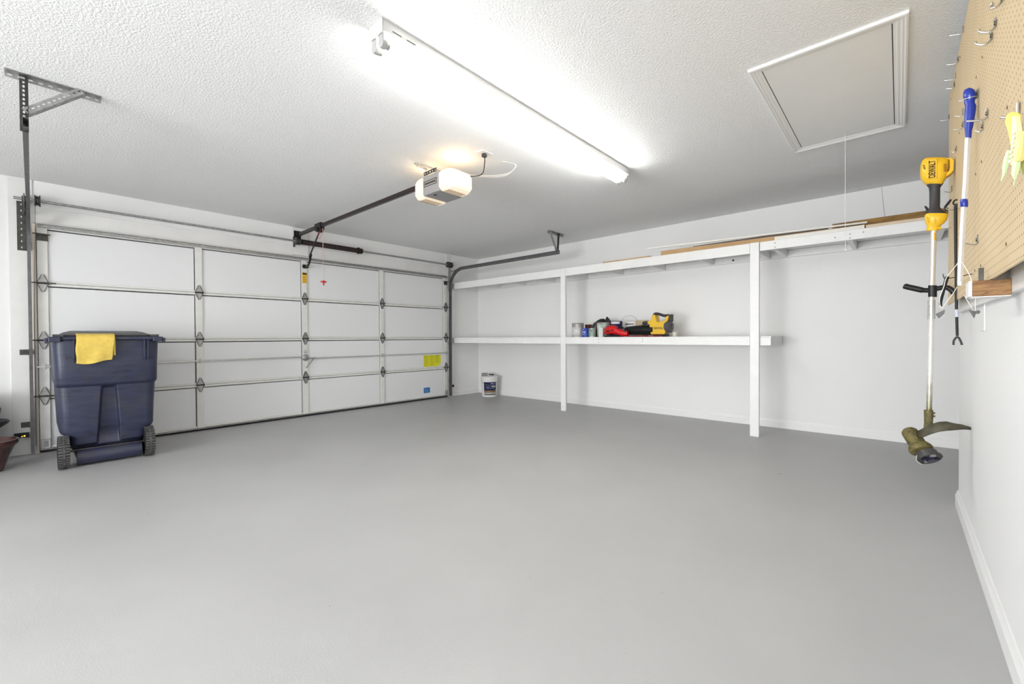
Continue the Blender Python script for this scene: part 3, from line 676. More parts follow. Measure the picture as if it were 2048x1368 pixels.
tag(MB().bar((-2.225, 4.87, 2.0925), (-0.225, 5.13, 2.0925), 0.024, 0.016, (0, 0, 1)).build('moulding_strip', creamstrip, bevel=0.001), 'thin white strip whose left end sticks out past the upper shelf front', 'moulding')
plank('moulding_strip', -0.95, -0.24, 5.063, 5.095, ZT, ZT+0.032, creamstrip, 'cream square-edged strip under the thin white strip', 'moulding')
stain_w = wood_mat('stained_brown_wood', (0.16, 0.075, 0.012), (0.36, 0.20, 0.035), (3, 30, 30))
plank('wooden_board', -0.49, 1.2, 5.215, 5.235, ZT, ZT+0.110, stain_w, 'dark brown stained board standing on edge on the upper shelf')
plank('wooden_board', -0.23, 1.3, 5.062, 5.19, ZT, ZT+0.026, pine, 'pale pine board in front of the dark stained board')
wp = at(1763, 377, 1, YN-0.004)
tag(MB().tube(spline([(wp.x, YN-0.004, H-0.002), (wp.x+0.015, YN-0.006, 2.35), (wp.x+0.03, YN-0.008, 2.2), (wp.x+0.03, YN-0.02, 2.06)]), 0.0015, 5).build('wire', mat('grey_wire', (0.4, 0.4, 0.4), 0.6)), 'thin grey wire hanging down the wall above the upper shelf', 'wire')

# ------------------------------------------------------------------ things on the lower shelf
ZS = 1.053
def can(name, x, y, r, h, body, label, cat='paint can', lid=None, lab=None, handle=False, lm=None):
    t = thing(name, label, cat, (x, y, ZS))
    MB().lathe([(r*0.97, 0), (r, 0.003), (r, 0.006), (r*0.98, 0.009), (r*0.98, h-0.012), (r, h-0.010), (r*1.02, h-0.004), (r*1.0, h), (r*0.9, h), (r*0.88, h-0.005), (0.001, h-0.005)], (x, y, ZS), seg=32).build('can_body', body, t, smooth=True)
    if lab:
        a0, a1 = -2.6, -0.5; rr = r*0.99+0.001; n = 16; rings = []
        for zz in (lab[0], lab[1]): rings.append([(x+rr*math.cos(a0+(a1-a0)*k/n), y+rr*math.sin(a0+(a1-a0)*k/n), ZS+zz*h) for k in range(n+1)])
        MB().loft(rings, caps=False, closed=False).build('can_label', lm, t, smooth=True, solid=0.001)
    if handle:
        MB().tube(arc((x, y, ZS+h*0.72), r*1.06, 0, PI, 16, (0.95, -0.3, 0), (0.0, -0.35, 0.05)), 0.0018, 5).build('bail_handle', steel_dk, t)
        for s in (1, -1): MB().cyl((x+s*r*0.95*0.95, y-s*r*0.3*0.95, ZS+h*0.8), (x+s*r*1.08*0.95, y-s*r*0.3*1.08, ZS+h*0.8), 0.012, seg=10).build('handle_ear', steel, t)
    return t
splash = stained('paint_splashed_can', (0.36, 0.34, 0.33), (0.70, 0.69, 0.67), -0.15, 0.17, 0.2, 0.4, 30)
lab_w = mat('white_paper_label', (0.70, 0.70, 0.68), 0.6, var=0.3, vscale=60)
c1 = can('paint_can', -3.41, 5.20, 0.085, 0.198, splash, 'grey metal paint can with white drips, leftmost on the lower shelf', lab=(0.08, 0.70), lm=lab_w, handle=True)
blue_c = mat('blue_can_paint', (0.012, 0.05, 0.36), 0.35)
c2 = can('paint_can', -3.235, 5.135, 0.054, 0.120, blue_c, 'small blue paint can with white lettering', lab=None)
mb = MB()
for k, (zz, w_) in enumerate(((0.035, 0.5), (0.062, 0.7), (0.073, 0.6), (0.10, 0.25))):
    rr = 0.0545; a0 = -PI/2-0.25-w_/1.0; a1 = -PI/2-0.25+w_/1.0; n = 8
    mb.loft([[(-3.235+rr*math.cos(a0+(a1-a0)*j/n), 5.135+rr*math.sin(a0+(a1-a0)*j/n), ZS+zz+d) for j in range(n+1)] for d in (0, 0.005)], caps=False, closed=False)
mb.build('can_print', mat('white_print', (0.75, 0.78, 0.85), 0.5), c2, solid=0.0008)
green_c = mat('green_white_label', (0.34, 0.46, 0.36), 0.5, var=0.5, vscale=14)
can('paint_can', -3.13, 5.125, 0.048, 0.118, steel_lt, 'small metal paint can with pale green label', lab=(0.1, 0.9), lm=green_c)
c4 = can('paint_can', -3.02, 5.235, 0.086, 0.197, steel_lt, 'tall white and green paint can right of the small green one', lab=(0.04, 0.96), lm=mat('white_green_label', (0.50, 0.55, 0.50), 0.5, var=0.6, vscale=14))
can('paint_can', -3.36, 5.40, 0.05, 0.18, mat('dark_red_can', (0.10, 0.02, 0.015), 0.5), 'dark red small can behind the grey paint can')
tag(MB().box((-3.02, 5.105, ZS), (-2.955, 5.118, ZS+0.125)).build('paper_box', mat('pale_paper', (0.66, 0.67, 0.66), 0.7, var=0.06, vscale=30), bevel=0.002), 'small pale paper box in front of the white and green can', 'box')
# black bag
mb = MB()
bag = [(-3.285, 0.10), (-3.26, 0.14), (-3.22, 0.18), (-3.20, 0.21), (-3.16, 0.235), (-3.13, 0.255), (-3.11, 0.26), (-3.09, 0.24), (-3.075, 0.29), (-3.05, 0.27), (-3.02, 0.235), (-2.99, 0.205)]
rings = []
for i, (x, h) in enumerate(bag):
    d = 0.050+0.02*math.sin(i*0.9); ring = []
    for k in range(12):
        a = 2*PI*k/12; j = 1+0.16*math.sin(k*2.3+i*1.7)
        ring.append((x, (5.315 if x < -3.14 else 5.315+min(0.115, (x+3.14)*2.9))+d*math.cos(a)*j, ZS+h/2+(h/2-0.001)*math.sin(a)))
    rings.append(ring)
mb.loft(rings); tag(mb.build('plastic_bag', mat('black_bag_plastic', (0.025, 0.022, 0.024), 0.3, bump=0.6, bscale=25), smooth=True), 'crumpled black plastic bag behind the small paint cans', 'bag')
# navy can behind red tool, white pail, tan box, white jug
can('paint_can', -2.855, 5.305, 0.076, 0.212, mat('navy_label_can', (0.015, 0.02, 0.10), 0.45), 'navy blue paint can behind the red hedge trimmer', lab=(0.82, 0.97), lm=whitepl)
pl = thing('plastic_pail', 'white plastic pail with raised wire handle and black lettering', 'pail', (-2.72, 5.50, ZS))
MB().lathe([(0.085, 0), (0.10, 0.19), (0.106, 0.19), (0.106, 0.20), (0.10, 0.205), (0.098, 0.20), (0.08, 0.198), (0.001, 0.198)], (-2.72, 5.50, ZS)).build('pail_body', whitepl, pl, smooth=True)
MB().tube(arc((-2.70, 5.36, ZS+0.195), 0.105, 0, PI, 20, (0.85, 0.5, 0), (0, 0, 0.85)), 0.003, 6).build('wire_handle', steel_lt, pl)
mb = MB()
for k in range(8):
    a = -PI/2-0.65+k*0.16; p = Vector((-2.72+0.1012*math.cos(a), 5.50+0.1012*math.sin(a), ZS+0.172)); mb.box(p-Vector((0.005, 0.002, 0.008)), p+Vector((0.005, 0.002, 0.008)))
mb.build('pail_print', st_dark, pl)
tag(MB().box((-2.605, 5.34, ZS), (-2.455, 5.46, ZS+0.215)).build('cardboard_box', mat('tan_carton', (0.52, 0.42, 0.27), 0.7, var=0.1), bevel=0.012, seg=4), 'tan rounded carton behind the black blower tube', 'box')
jg = thing('white_jar', 'small white jar with dark mark left of the yellow blower body', 'jar', (-2.40, 5.38, ZS))
MB().lathe([(0.045, 0), (0.045, 0.17), (0.04, 0.205), (0.03, 0.21), (0.001, 0.21)], (-2.40, 5.38, ZS)).build('jar_body', whitepl, jg, smooth=True)
MB().ell((-2.40, 5.334, ZS+0.175), (0.014, 0.006, 0.006)).build('dark_mark', blackm, jg)

# red hedge trimmer
rh = thing('hedge_trimmer', 'bright red electric hedge trimmer lying along the shelf front', 'hedge trimmer', (-2.6, 5.125, ZS))
def pxl(px, py, y): p = at(px, py, 1, y); return (p.x, p.z)
def ring_xz(x, y, z, rx_, ry, n=16, tilt=0): return [(x, y+ry*math.cos(2*PI*k/n), z+rx_*math.sin(2*PI*k/n)) for k in range(n)]
yq = 5.125
body = [(-2.935, 0.055, 0.020), (-2.925, 0.075, 0.040), (-2.90, 0.088, 0.052), (-2.86, 0.092, 0.060), (-2.82, 0.098, 0.058), (-2.78, 0.090, 0.060), (-2.74, 0.075, 0.050), (-2.70, 0.055, 0.045), (-2.64, 0.045, 0.040), (-2.60, 0.04, 0.03)]
MB().loft([ring_xz(x, yq, ZS+zc, rz, min(0.05, rz*0.9)) for x, zc, rz in body]).build('motor_body', red_m, rh, smooth=True)
MB().ell((-2.865, yq-0.046, ZS+0.078), (0.030, 0.012, 0.010)).ell((-2.80, yq-0.05, ZS+0.09), (0.02, 0.01, 0.008)).build('grip_recess', blackm, rh, smooth=True)
MB().box((-2.92, yq-0.035, ZS), (-2.68, yq+0.035, ZS+0.022)).build('base_guard', blackm, rh, bevel=0.006)
MB().box((-2.70, yq-0.030, ZS+0.004), (-2.15, yq+0.030, ZS+0.014)).build('blade_bar', mat('dark_red_blade_cover', (0.32, 0.01, 0.015), 0.4), rh, bevel=0.003)
mb = MB()
for k in range(26): mb.prism([(-2.69+k*0.021, yq-0.045, ZS+0.007), (-2.682+k*0.021, yq-0.045, ZS+0.007), (-2.677+k*0.021, yq-0.028, ZS+0.007), (-2.695+k*0.021, yq-0.028, ZS+0.007)], (0, 0, 0.004))
mb.build('blade_teeth', mat('red_teeth', (0.5, 0.03, 0.03), 0.35), rh)
MB().tube(arc((-2.69, yq-0.02, ZS+0.07), 0.058, -0.4, PI+0.9, 16, (1, 0, 0), (0, 0, 1)), 0.011, 8).build('front_handle', blackm, rh, smooth=True)

# yellow blower
bl = thing('leaf_blower', 'yellow and black cordless leaf blower at the right of the shelf items', 'leaf blower', (-2.25, 5.22, ZS))
yb = 5.255
MB().loft([ring_xz(x, yb, ZS+zc, r1, r1) for x, zc, r1 in ((-2.70, 0.082, 0.030), (-2.69, 0.082, 0.050), (-2.65, 0.083, 0.055), (-2.55, 0.085, 0.060), (-2.46, 0.088, 0.064), (-2.455, 0.088, 0.070), (-2.44, 0.088, 0.070), (-2.435, 0.088, 0.066), (-2.33, 0.090, 0.068), (-2.30, 0.090, 0.068))]).build('blower_tube', blackm, bl, smooth=True)
def prof_xz(pts, y0, y1): return MB().prism([(*[x], y0, ZS+z) for x, z in pts], (0, y1-y0, 0))
bodyp = [(-2.325, 0.030), (-2.34, 0.10), (-2.345, 0.16), (-2.375, 0.175), (-2.37, 0.19), (-2.33, 0.205), (-2.315, 0.25), (-2.30, 0.275), (-2.275, 0.278), (-2.265, 0.255), (-2.255, 0.195), (-2.24, 0.185), (-2.19, 0.190), (-2.15, 0.200), (-2.125, 0.25), (-2.11, 0.262), (-2.10, 0.245), (-2.11, 0.20), (-2.14, 0.170), (-2.15, 0.12), (-2.14, 0.06), (-2.15, 0.030)]
prof_xz(bodyp, 5.195, 5.315).build('blower_body', yellow_tool, bl, bevel=0.012, seg=3)
MB().tube(spline([(-2.325, yb, ZS+0.235), (-2.30, yb, ZS+0.285), (-2.25, yb, ZS+0.285), (-2.18, yb, ZS+0.262), (-2.12, yb, ZS+0.262)]), 0.017, 8).build('top_grip', darkgrey_grip, bl, smooth=True)
MB().box((-2.105, yb-0.03, ZS+0.185), (-2.07, yb+0.03, ZS+0.275)).build('rear_cap', darkgrey_grip, bl, bevel=0.01)
MB().lathe([(0.02, 0), (0.072, 0), (0.078, 0.02), (0.078, 0.045), (0.062, 0.06), (0.035, 0.062), (0.03, 0.05), (0.001, 0.05)], (-2.145, yb, ZS+0.125), (1, -0.15, 0)).build('air_intake', mat('grey_intake', (0.09, 0.085, 0.095), 0.4), bl, smooth=True)
MB().box((-2.30, yb-0.055, ZS+0.0), (-2.13, yb+0.055, ZS+0.034)).build('battery', blackm, bl, bevel=0.006)
MB().ell((-2.405, 5.20, ZS+0.175), (0.035, 0.02, 0.024)).build('tube_latch', darkgrey_grip, bl, smooth=True)
text('DEWALT', 'brand_lettering', 0.036, blackm, bl, (-2.216, 5.1945, ZS+0.105), Euler((PI/2, 0, 0)).to_matrix())
tag(MB().lathe([(0.04, 0), (0.04, 0.05), (0.034, 0.06), (0.001, 0.06)], (-2.05, 5.28, ZS)).build('clear_cup', mat('cloudy_plastic', (0.55, 0.53, 0.46), 0.3)), 'small cloudy plastic cup beside the leaf blower', 'cup')

# ------------------------------------------------------------------ bucket and brush in the corner
bx, by = -5.47, 5.47
bk = thing('paint_bucket', 'white five gallon paint bucket with dark blue label in the corner', 'bucket', (bx, by, 0))
MB().lathe([(0.125, 0), (0.130, 0.004), (0.142, 0.28), (0.150, 0.282), (0.150, 0.292), (0.144, 0.294), (0.144, 0.31), (0.152, 0.312), (0.152, 0.322), (0.146, 0.324), (0.147, 0.345), (0.1, 0.346)], (bx, by, 0), seg=40).build('bucket_body', whitepl, bk, smooth=True)
MB().lathe([(0.152, 0.338), (0.156, 0.345), (0.156, 0.362), (0.150, 0.366), (0.138, 0.362), (0.134, 0.356), (0.001, 0.356)], (bx, by, 0), seg=40).build('lid', whitepl, bk, smooth=True)
def curved_label(name, m, x, y, r0, r1, z0, z1, a0, a1, par):
    n = 16
    return MB().loft([[(x+r*math.cos(a0+(a1-a0)*k/n), y+r*math.sin(a0+(a1-a0)*k/n), z) for k in range(n+1)] for r, z in ((r0, z0), (r1, z1))], caps=False, closed=False).build(name, m, par, smooth=True, solid=0.0008)
ca = math.atan2(-by, -bx)     # towards the viewer side of the corner
navy = mat('navy_label', (0.008, 0.012, 0.075), 0.4, var=0.4, vscale=9)
lb = curved_label('bucket_label', navy, bx, by, 0.1325, 0.1425, 0.035, 0.265, ca-0.75, ca+1.0, bk)
curved_label('label_photo_band', mat('label_wood_band', (0.30, 0.17, 0.08), 0.5, var=0.6, vscale=25), bx, by, 0.1365, 0.1380, 0.085, 0.115, ca-0.74, ca+0.99, lb)
curved_label('label_grey_band', mat('label_grey_band', (0.42, 0.40, 0.36), 0.5), bx, by, 0.1348, 0.1365, 0.045, 0.084, ca-0.74, ca+0.99, lb)
for zz, a, b in ((0.19, 0.25, 0.85), (0.175, 0.3, 0.8), (0.235, 0.15, 0.55), (0.15, 0.1, 0.16), (0.15, 0.3, 0.36), (0.15, 0.5, 0.56)):
    curved_label('label_print', mat('white_print', (0.75, 0.78, 0.85), 0.5), bx, by, 0.1335+0.04*(zz+0.02)*1.0, 0.1337+0.04*(zz+0.03), zz, zz+0.009, ca+a, ca+b, lb)
MB().tube([(bx+0.156*math.cos(a), by+0.156*math.sin(a), 0.30-0.085*math.sin((a-(ca-1.5))/3.0*PI)) for a in [ca-1.5+3.0*k/18 for k in range(19)]], 0.0022, 6).build('bail_handle', steel_lt, bk)
br = thing('paint_brush', 'grey bristled brush with black handle lying on the bucket lid', 'brush', (bx, by, 0.366))
bd_ = Vector((0.74, 0.67, 0)).normalized(); bn = Vector((-0.67, 0.74, 0)); bc = Vector((bx-0.02, by-0.02, 0.393))
MB().box((-0.05, -0.035, -0.020), (0.05, 0.035, 0.022), None).build('tmp', blackm)
o = bpy.data.objects['tmp']; bpy.data.objects.remove(o)
def orient(mb, pos, xdir):
    xd = Vector(xdir).normalized(); zd = Vector((0, 0, 1)); yd = zd.cross(xd).normalized(); zd = xd.cross(yd)
    M = Matrix((xd, yd, zd)).transposed().to_4x4(); M.translation = Vector(pos); bmesh.ops.transform(mb.b, matrix=M, verts=mb.b.verts); return mb
orient(MB().box((-0.11, -0.035, -0.022), (0.0, 0.035, 0.022)), bc, bd_).build('bristles', mat('grey_bristles', (0.26, 0.27, 0.25), 0.8, bump=0.5, bscale=200), br, bevel=0.008)
orient(MB().box((0.0, -0.028, -0.016), (0.018, 0.028, 0.018)), bc, bd_).build('ferrule', steel, br)
orient(MB().tube([(0.018, 0, 0), (0.04, 0, -0.004), (0.09, 0, -0.010), (0.11, 0, -0.012)], [0.012, 0.008, 0.012, 0.009], 10), bc, bd_).build('handle', blackm, br, smooth=True)

# ------------------------------------------------------------------ safety sensors
amber = mat('amber_led', (0.9, 0.45, 0.02), 0.3, emit=(1, 0.5, 0.05), estr=1.5)
for y, s, lb_ in ((-0.025, -1, 'black door safety sensor with amber light at the left track foot'), (4.98, 1, 'black door safety sensor at the right track foot')):
    t = thing('safety_sensor', lb_, 'sensor', (-5.93, y+s*0.05, 0.15), 'safety sensors at the foot of the door tracks')
    MB().box((-5.98, min(y+s*0.006, y+s*0.055), 0.168), (-5.93, max(y+s*0.006, y+s*0.055), 0.198)).build('sensor_body', blackm, t, bevel=0.004)
    MB().box((-5.985, min(y+s*0.006, y+s*0.10), 0.162), (-5.981, max(y+s*0.006, y+s*0.10), 0.206)).build('sensor_bracket', blackm, t)
    if s < 0: MB().cyl((-5.9305, y-0.035, 0.183), (-5.926, y-0.035, 0.183), 0.006, seg=10).cyl((-5.9305, y-0.05, 0.180), (-5.926, y-0.05, 0.180), 0.004, seg=10).build('indicator_light', amber, t)

# ------------------------------------------------------------------ wheeled bin
bn_m = bin_mat()
wb = thing('wheeled_bin', 'dark navy wheeled rubbish bin standing before the garage door', 'bin', (-5.5, 0.43, 0))
def sec(z, xr, xf, yc_, hw_, r=0.06, notch=None):
    """rounded rectangle; xr = side facing the room (+x), xf = door side; notch in the room side"""
    pts = []
    ny0, ny1, nd = notch if notch else (-0.05, 0.05, 0.0)
    y0, y1 = yc_-hw_, yc_+hw_
    def corner(cx_, cy_, a0):
        for k in range(5):
            a = a0+k*PI/8; pts.append((cx_+r*math.cos(a), cy_+r*math.sin(a), z))
    corner(xf+r, y0+r, PI)            # front-left
    corner(xr-r, y0+r, 1.5*PI)        # rear-left
    pts += [(xr, yc_+ny0-0.012, z), (xr-nd, yc_+ny0+0.004, z), (xr-nd, yc_+ny1-0.004, z), (xr, yc_+ny1+0.012, z)]
    corner(xr-r, y1-r, 0)
    corner(xf+r, y1-r, PI/2)
    return pts
YB = 0.437
S = []
def S_(z, xr, xf, hw_, r=0.06, n=None): S.append(sec(z, xr, xf, YB, hw_, r, n))
S_(0.045, -5.18, -5.72, 0.20, 0.05, (-0.07, 0.065, 0.0))
S_(0.13, -5.15, -5.76, 0.225, 0.05, (-0.07, 0.065, 0.0))
S_(0.165, -5.12, -5.78, 0.235, 0.05, (-0.07, 0.065, 0.0))
S_(0.18, -5.10, -5.785, 0.24, 0.05, (-0.07, 0.065, 0.03))
S_(0.245, -5.09, -5.80, 0.245, 0.05, (-0.066, 0.062, 0.06))
S_(0.275, -5.085, -5.81, 0.290, 0.06, (-0.064, 0.060, 0.055))
S_(0.30, -5.08, -5.81, 0.300, 0.06, (-0.062, 0.058, 0.05))
S_(0.48, -5.065, -5.84, 0.306, 0.07, (-0.052, 0.048, 0.045))
S_(0.645, -5.052, -5.86, 0.313, 0.07, (-0.042, 0.038, 0.04))
S_(0.668, -5.050, -5.862, 0.314, 0.07, (-0.042, 0.038, 0.0))
S_(0.682, -5.030, -5.865, 0.322, 0.07)
S_(0.70, -5.020, -5.868, 0.325, 0.07)
S_(0.85, -5.015, -5.885, 0.328, 0.07)
S_(1.03, -5.010, -5.90, 0.334, 0.07)
S_(1.055, -5.010, -5.90, 0.336, 0.07)
MB().loft(S).build('bin_body', bn_m, wb, smooth=True, bevel=0.004)
MB().loft([sec(z, xr, xf, YB, h_, 0.075) for z, xr, xf, h_ in ((1.0555, -5.0, -5.915, 0.345), (1.060, -4.995, -5.92, 0.348), (1.078, -4.995, -5.92, 0.348), (1.082, -5.0, -5.915, 0.345))]).build('rim', bn_m, wb, smooth=True)
lid_m = mat('grey_blue_lid', (0.06, 0.06, 0.063), 0.45, var=0.3, vscale=12)
MB().loft([sec(z, xr, xf, YB, h_, 0.05) for z, xr, xf, h_ in ((1.0825, -5.02, -5.93, 0.285), (1.095, -5.015, -5.935, 0.290), (1.102, -5.03, -5.92, 0.28), (1.125, -5.20, -5.87, 0.25), (1.135, -5.30, -5.80, 0.22))]).build('lid', lid_m, wb, smooth=True)
# handle bar and hinge blocks on the room side
MB().cyl((-4.985, 0.17, 1.068), (-4.985, 0.72, 1.068), 0.014, seg=14).build('handle_bar', bn_m, wb, smooth=True)
for y in (0.115, 0.755):
    s = -1 if y < 0.4 else 1
    MB().box((-5.03, y-0.035, 1.040), (-4.965, y+0.035, 1.082)).build('hinge_block', bn_m, wb, bevel=0.006)
    MB().box((-5.02, y+s*0.036, 1.030), (-4.975, y+s*0.055, 1.072)).build('hinge_end', bn_m, wb, bevel=0.004)
    MB().cyl((-4.995, y-0.03-s*0.02, 1.090), (-4.995, y+0.03-s*0.02, 1.090), 0.012, seg=12).build('hinge_pin', lid_m, wb, smooth=True)
for y in (0.225, 0.665, 0.69):
    MB().prism([(-5.012, y-0.006, 1.06), (-4.985, y-0.006, 1.06), (-5.0, y-0.006, 0.90), (-5.013, y-0.006, 0.87)], (0, 0.012, 0)).build('handle_rib', bn_m, wb, bevel=0.002)
# axle housing and wheels
MB().cyl((-5.10, 0.235, 0.075), (-5.10, 0.645, 0.075), 0.062, seg=24).build('axle_housing', bn_m, wb, smooth=True)
MB().cyl((-5.10, 0.13, 0.135), (-5.10, 0.72, 0.135), 0.009, seg=10).build('axle', steel_dk, wb)
for y in (0.158, 0.696):
    R = 0.134; mb = MB()
    mb.lathe([(R*0.55, -0.030), (R*0.9, -0.034), (R*0.97, -0.028), (R*0.985, -0.006), (R*0.985, 0.006), (R*0.97, 0.028), (R*0.9, 0.034), (R*0.55, 0.030)], (-5.10, y, R), (0, 1, 0), 40)
    wh = mb.build('wheel', black_rubber, wb, smooth=True)
    mb = MB()
    for k in range(36):
        a = 2*PI*k/36; c, s = math.cos(a), math.sin(a); rr = R*0.985
        for sy in (-1, 1):
            p = Vector((-5.10+rr*c, y+sy*0.020, R+rr*s)); M = Matrix.Rotation(-a, 3, 'Y')
            mb.box(p-Vector((0.003, 0.013, 0.0068)), p+Vector((0.002, 0.013, 0.0068)), M)
    mb.lathe([(R*0.984, -0.006), (R*1.0, -0.005), (R*1.0, 0.005), (R*0.984, 0.006)], (-5.10, y, R), (0, 1, 0), 40, caps=False)
    mb.build('tread', rubber_worn, wh)
    MB().cyl((-5.10, y-0.028, R), (-5.10, y+0.028, R), R*0.55, seg=24).build('wheel_hub', blackm, wh)

# yellow cloth over the rim
nx, nz = 24, 30; mb = MB(); vs = []
path = [(-5.06, 1.108), (-5.03, 1.108), (-5.0, 1.104), (-4.975, 1.098), (-4.960, 1.088), (-4.953, 1.070), (-4.952, 1.04)]
for i in range(nx+1):
    u = i/nx; row = []
    for j in range(nz+1):
        v = j/nz
        if j <= 8:
            f = j/8*(len(path)-1); a = int(min(f, len(path)-2)); ff = f-a
            x = path[a][0]*(1-ff)+path[a+1][0]*ff; z = path[a][1]*(1-ff)+path[a+1][1]*ff
        else:
            t = (j-8)/(nz-8); z = 1.04-t*(0.175+0.012*math.sin(u*5)-0.01*u)
            x = -4.952-0.018*t+0.006*math.sin(u*9+t*3)*t+0.005*math.sin(u*4-t*6)*t
        y = 0.234+u*(0.232-0.030*max(0, v-0.4)) + 0.003*math.sin(v*9)
        row.append(mb.b.verts.new((x, y, z)))
    vs.append(row)
for i in range(nx):
    for j in range(nz): mb.b.faces.new((vs[i][j], vs[i+1][j], vs[i+1][j+1], vs[i][j+1]))
cl = mb.build('yellow_cloth', cloth_m, smooth=True, solid=0.003); tag(cl, 'yellow cleaning cloth draped over the rim of the navy bin', 'cloth')
mb = MB(); mb.prism([(-4.962, 0.455, 1.06), (-4.962, 0.472, 1.06), (-4.975, 0.472, 0.925), (-4.975, 0.462, 0.925)], (-0.003, 0, 0)); q = mb.build('cloth_fold', cloth_m, cl)

# ------------------------------------------------------------------ pots at the left edge
pot_m = mat('brown_glazed_pot', (0.075, 0.035, 0.032), 0.25, var=0.35, vscale=14)
pc = at(2, 936, 2, 0.0)
pt = thing('flower_pot', 'brown glazed flower pot with flared rim at the left edge', 'pot', (-5.42, -0.255, 0))
MB().lathe([(0.09, 0), (0.095, 0.01), (0.125, 0.12), (0.155, 0.195), (0.175, 0.215), (0.182, 0.235), (0.178, 0.25), (0.165, 0.252), (0.150, 0.235), (0.14, 0.20), (0.001, 0.19)], (-5.42, -0.262, 0), seg=48).build('pot_body', pot_m, pt, smooth=True)
MB().lathe([(0.128, 0.188), (0.12, 0.196), (0.001, 0.202)], (-5.42, -0.262, 0), seg=24).build('soil', mat('dry_soil', (0.10, 0.075, 0.06), 0.9, bump=0.8, bscale=80), pt)
ph = thing('nursery_pot', 'dark blue-black plastic planter with flared lip behind the brown pot', 'pot', (-5.80, -0.33, 0))
MB().lathe([(0.09, 0), (0.10, 0.02), (0.125, 0.24), (0.15, 0.30), (0.195, 0.335), (0.205, 0.35), (0.195, 0.362), (0.16, 0.358), (0.13, 0.34), (0.001, 0.33)], (-5.80, -0.345, 0), seg=40).build('planter_body', mat('blue_black_plastic', (0.018, 0.018, 0.035), 0.35), ph, smooth=True)
tag(MB().lathe([(0.10, 0.352), (0.13, 0.40), (0.142, 0.46), (0.11, 0.55), (0.05, 0.60), (0.001, 0.605)], (-5.80, -0.330, 0), seg=24).build('burlap_sack', mat('grey_tan_burlap', (0.36, 0.33, 0.27), 0.9, bump=0.8, bscale=90, var=0.3, vscale=40), smooth=True), 'grey-tan sack standing in the dark planter at the left edge', 'sack')

# ------------------------------------------------------------------ pegboards, furring, block
peg = pegboard_mat(); PX0 = 0.210
pbs = []
for y0, y1, lab_ in ((2.345, 3.585, 'tan pegboard panel farther along the right wall'), (1.12, 2.340, 'tan pegboard panel nearest the camera on the right wall')):
    t = thing('pegboard', lab_, 'pegboard', (PX0, (y0+y1)/2, 1.2282), 'tan pegboard panels on the right wall')
    MB().box((PX0, y0, 1.233), (PX0+0.006, y1, 2.447)).build('board', peg, t)
    mb = MB()
    for yy in (y0+0.02, (y0+y1)/2, y1-0.13):
        for k in range(4): mb.cyl((PX0-0.0015, yy, 1.30+k*0.36), (PX0+0.001, yy, 1.30+k*0.36), 0.005, seg=8)
    mb.build('nail_heads', mat('nail_rust', (0.16, 0.09, 0.05), 0.6), t); pbs.append(t)
fur = wood_mat('raw_brown_lumber', (0.12, 0.055, 0.02), (0.28, 0.14, 0.05), (4, 40, 40))
fr = thing('furring_frame', 'raw lumber strips holding the pegboards off the wall', 'wood frame', (0.245, 2.35, 1.24))
for y in (1.15, 2.03, 2.90, 3.45): MB().box((PX0+0.0065, y, 1.262), (0.254, y+0.089, 2.44)).build('furring_strip', fur, fr, bevel=0.002)
MB().box((0.2545, 1.0, 1.19), (0.2745, 3.68, 1.275)).build('wall_rail', white_paint, fr, bevel=0.002)
MB().box((0.2545, 1.0, 2.36), (0.2745, 3.62, 2.45)).build('wall_rail', white_paint, fr, bevel=0.002)
kb = thing('wood_block', 'sawn brown lumber block with white painted end under the pegboard', 'wood block', (0.21, 2.045, 1.18))
def wood_block_mat():
    return wood_mat('block_wood', (0.16, 0.07, 0.02), (0.36, 0.19, 0.07), (14, 40, 60))
MB().box((0.172, 2.0, 1.181), (0.2543, 2.089, 1.231)).build('block_body', wood_block_mat(), kb, bevel=0.002)
MB().box((0.164, 2.0, 1.181), (0.1718, 2.089, 1.231)).build('painted_end', white_paint, kb, bevel=0.002)
MB().box((0.170, 2.001, 1.1785), (0.254, 2.088, 1.1808)).build('painted_underside', white_paint, kb)
c_ = at(1962, 548, 1, 2.02)
tag(MB().box((c_.x-0.006, 2.015, 1.2312), (c_.x+0.006, 2.018, 1.272)).box((c_.x-0.006, 2.018, 1.2312), (c_.x+0.006, 2.05, 1.2335)).build('angle_bracket', steel_dk), 'small grey metal angle bracket on top of the lumber block', 'bracket')

# pegboard hooks -------------------------------------------------------------
def hook_straight(L=0.04, hgt=0.035, r=0.0022, rise=0.008, clip=True):
    mb = MB(); c = spline([(-0.004, 0, hgt), (-0.004, 0, 0.012), (-0.0045, 0, 0.004), (-0.010, 0, 0.0), (-L*0.6, 0, rise*0.35), (-L, 0, rise)], 4)
    mb.tube(c, r, 8); mb.tube([(0.004, 0, hgt), (-0.003, 0, hgt)], r, 8); mb.tube([(0.004, 0, hgt-0.0254), (-0.003, 0, hgt-0.0254)], r, 8)
    return mb
def hook_curved(L=0.035, hgt=0.034, r=0.003):
    mb = MB(); mb.tube(spline([(-0.004, 0, hgt), (-0.004, 0, 0.010), (-0.007, 0, 0.002), (-0.014, 0, -0.003), (-0.024, 0, -0.001), (-L+0.002, 0, 0.006), (-L, 0, 0.014)], 4), r, 8)
    mb.tube([(0.004, 0, hgt-0.004), (-0.003, 0, hgt-0.004)], r, 8); return mb
def clip_mesh():
    mb = MB(); mb.bar((-0.006, -0.006, 0.012), (-0.003, 0.006, 0.018), 0.003, 0.004, (0, 0, 1)); mb.bar((-0.006, -0.006, 0.020), (-0.003, 0.006, 0.024), 0.003, 0.003, (0, 0, 1)); return mb
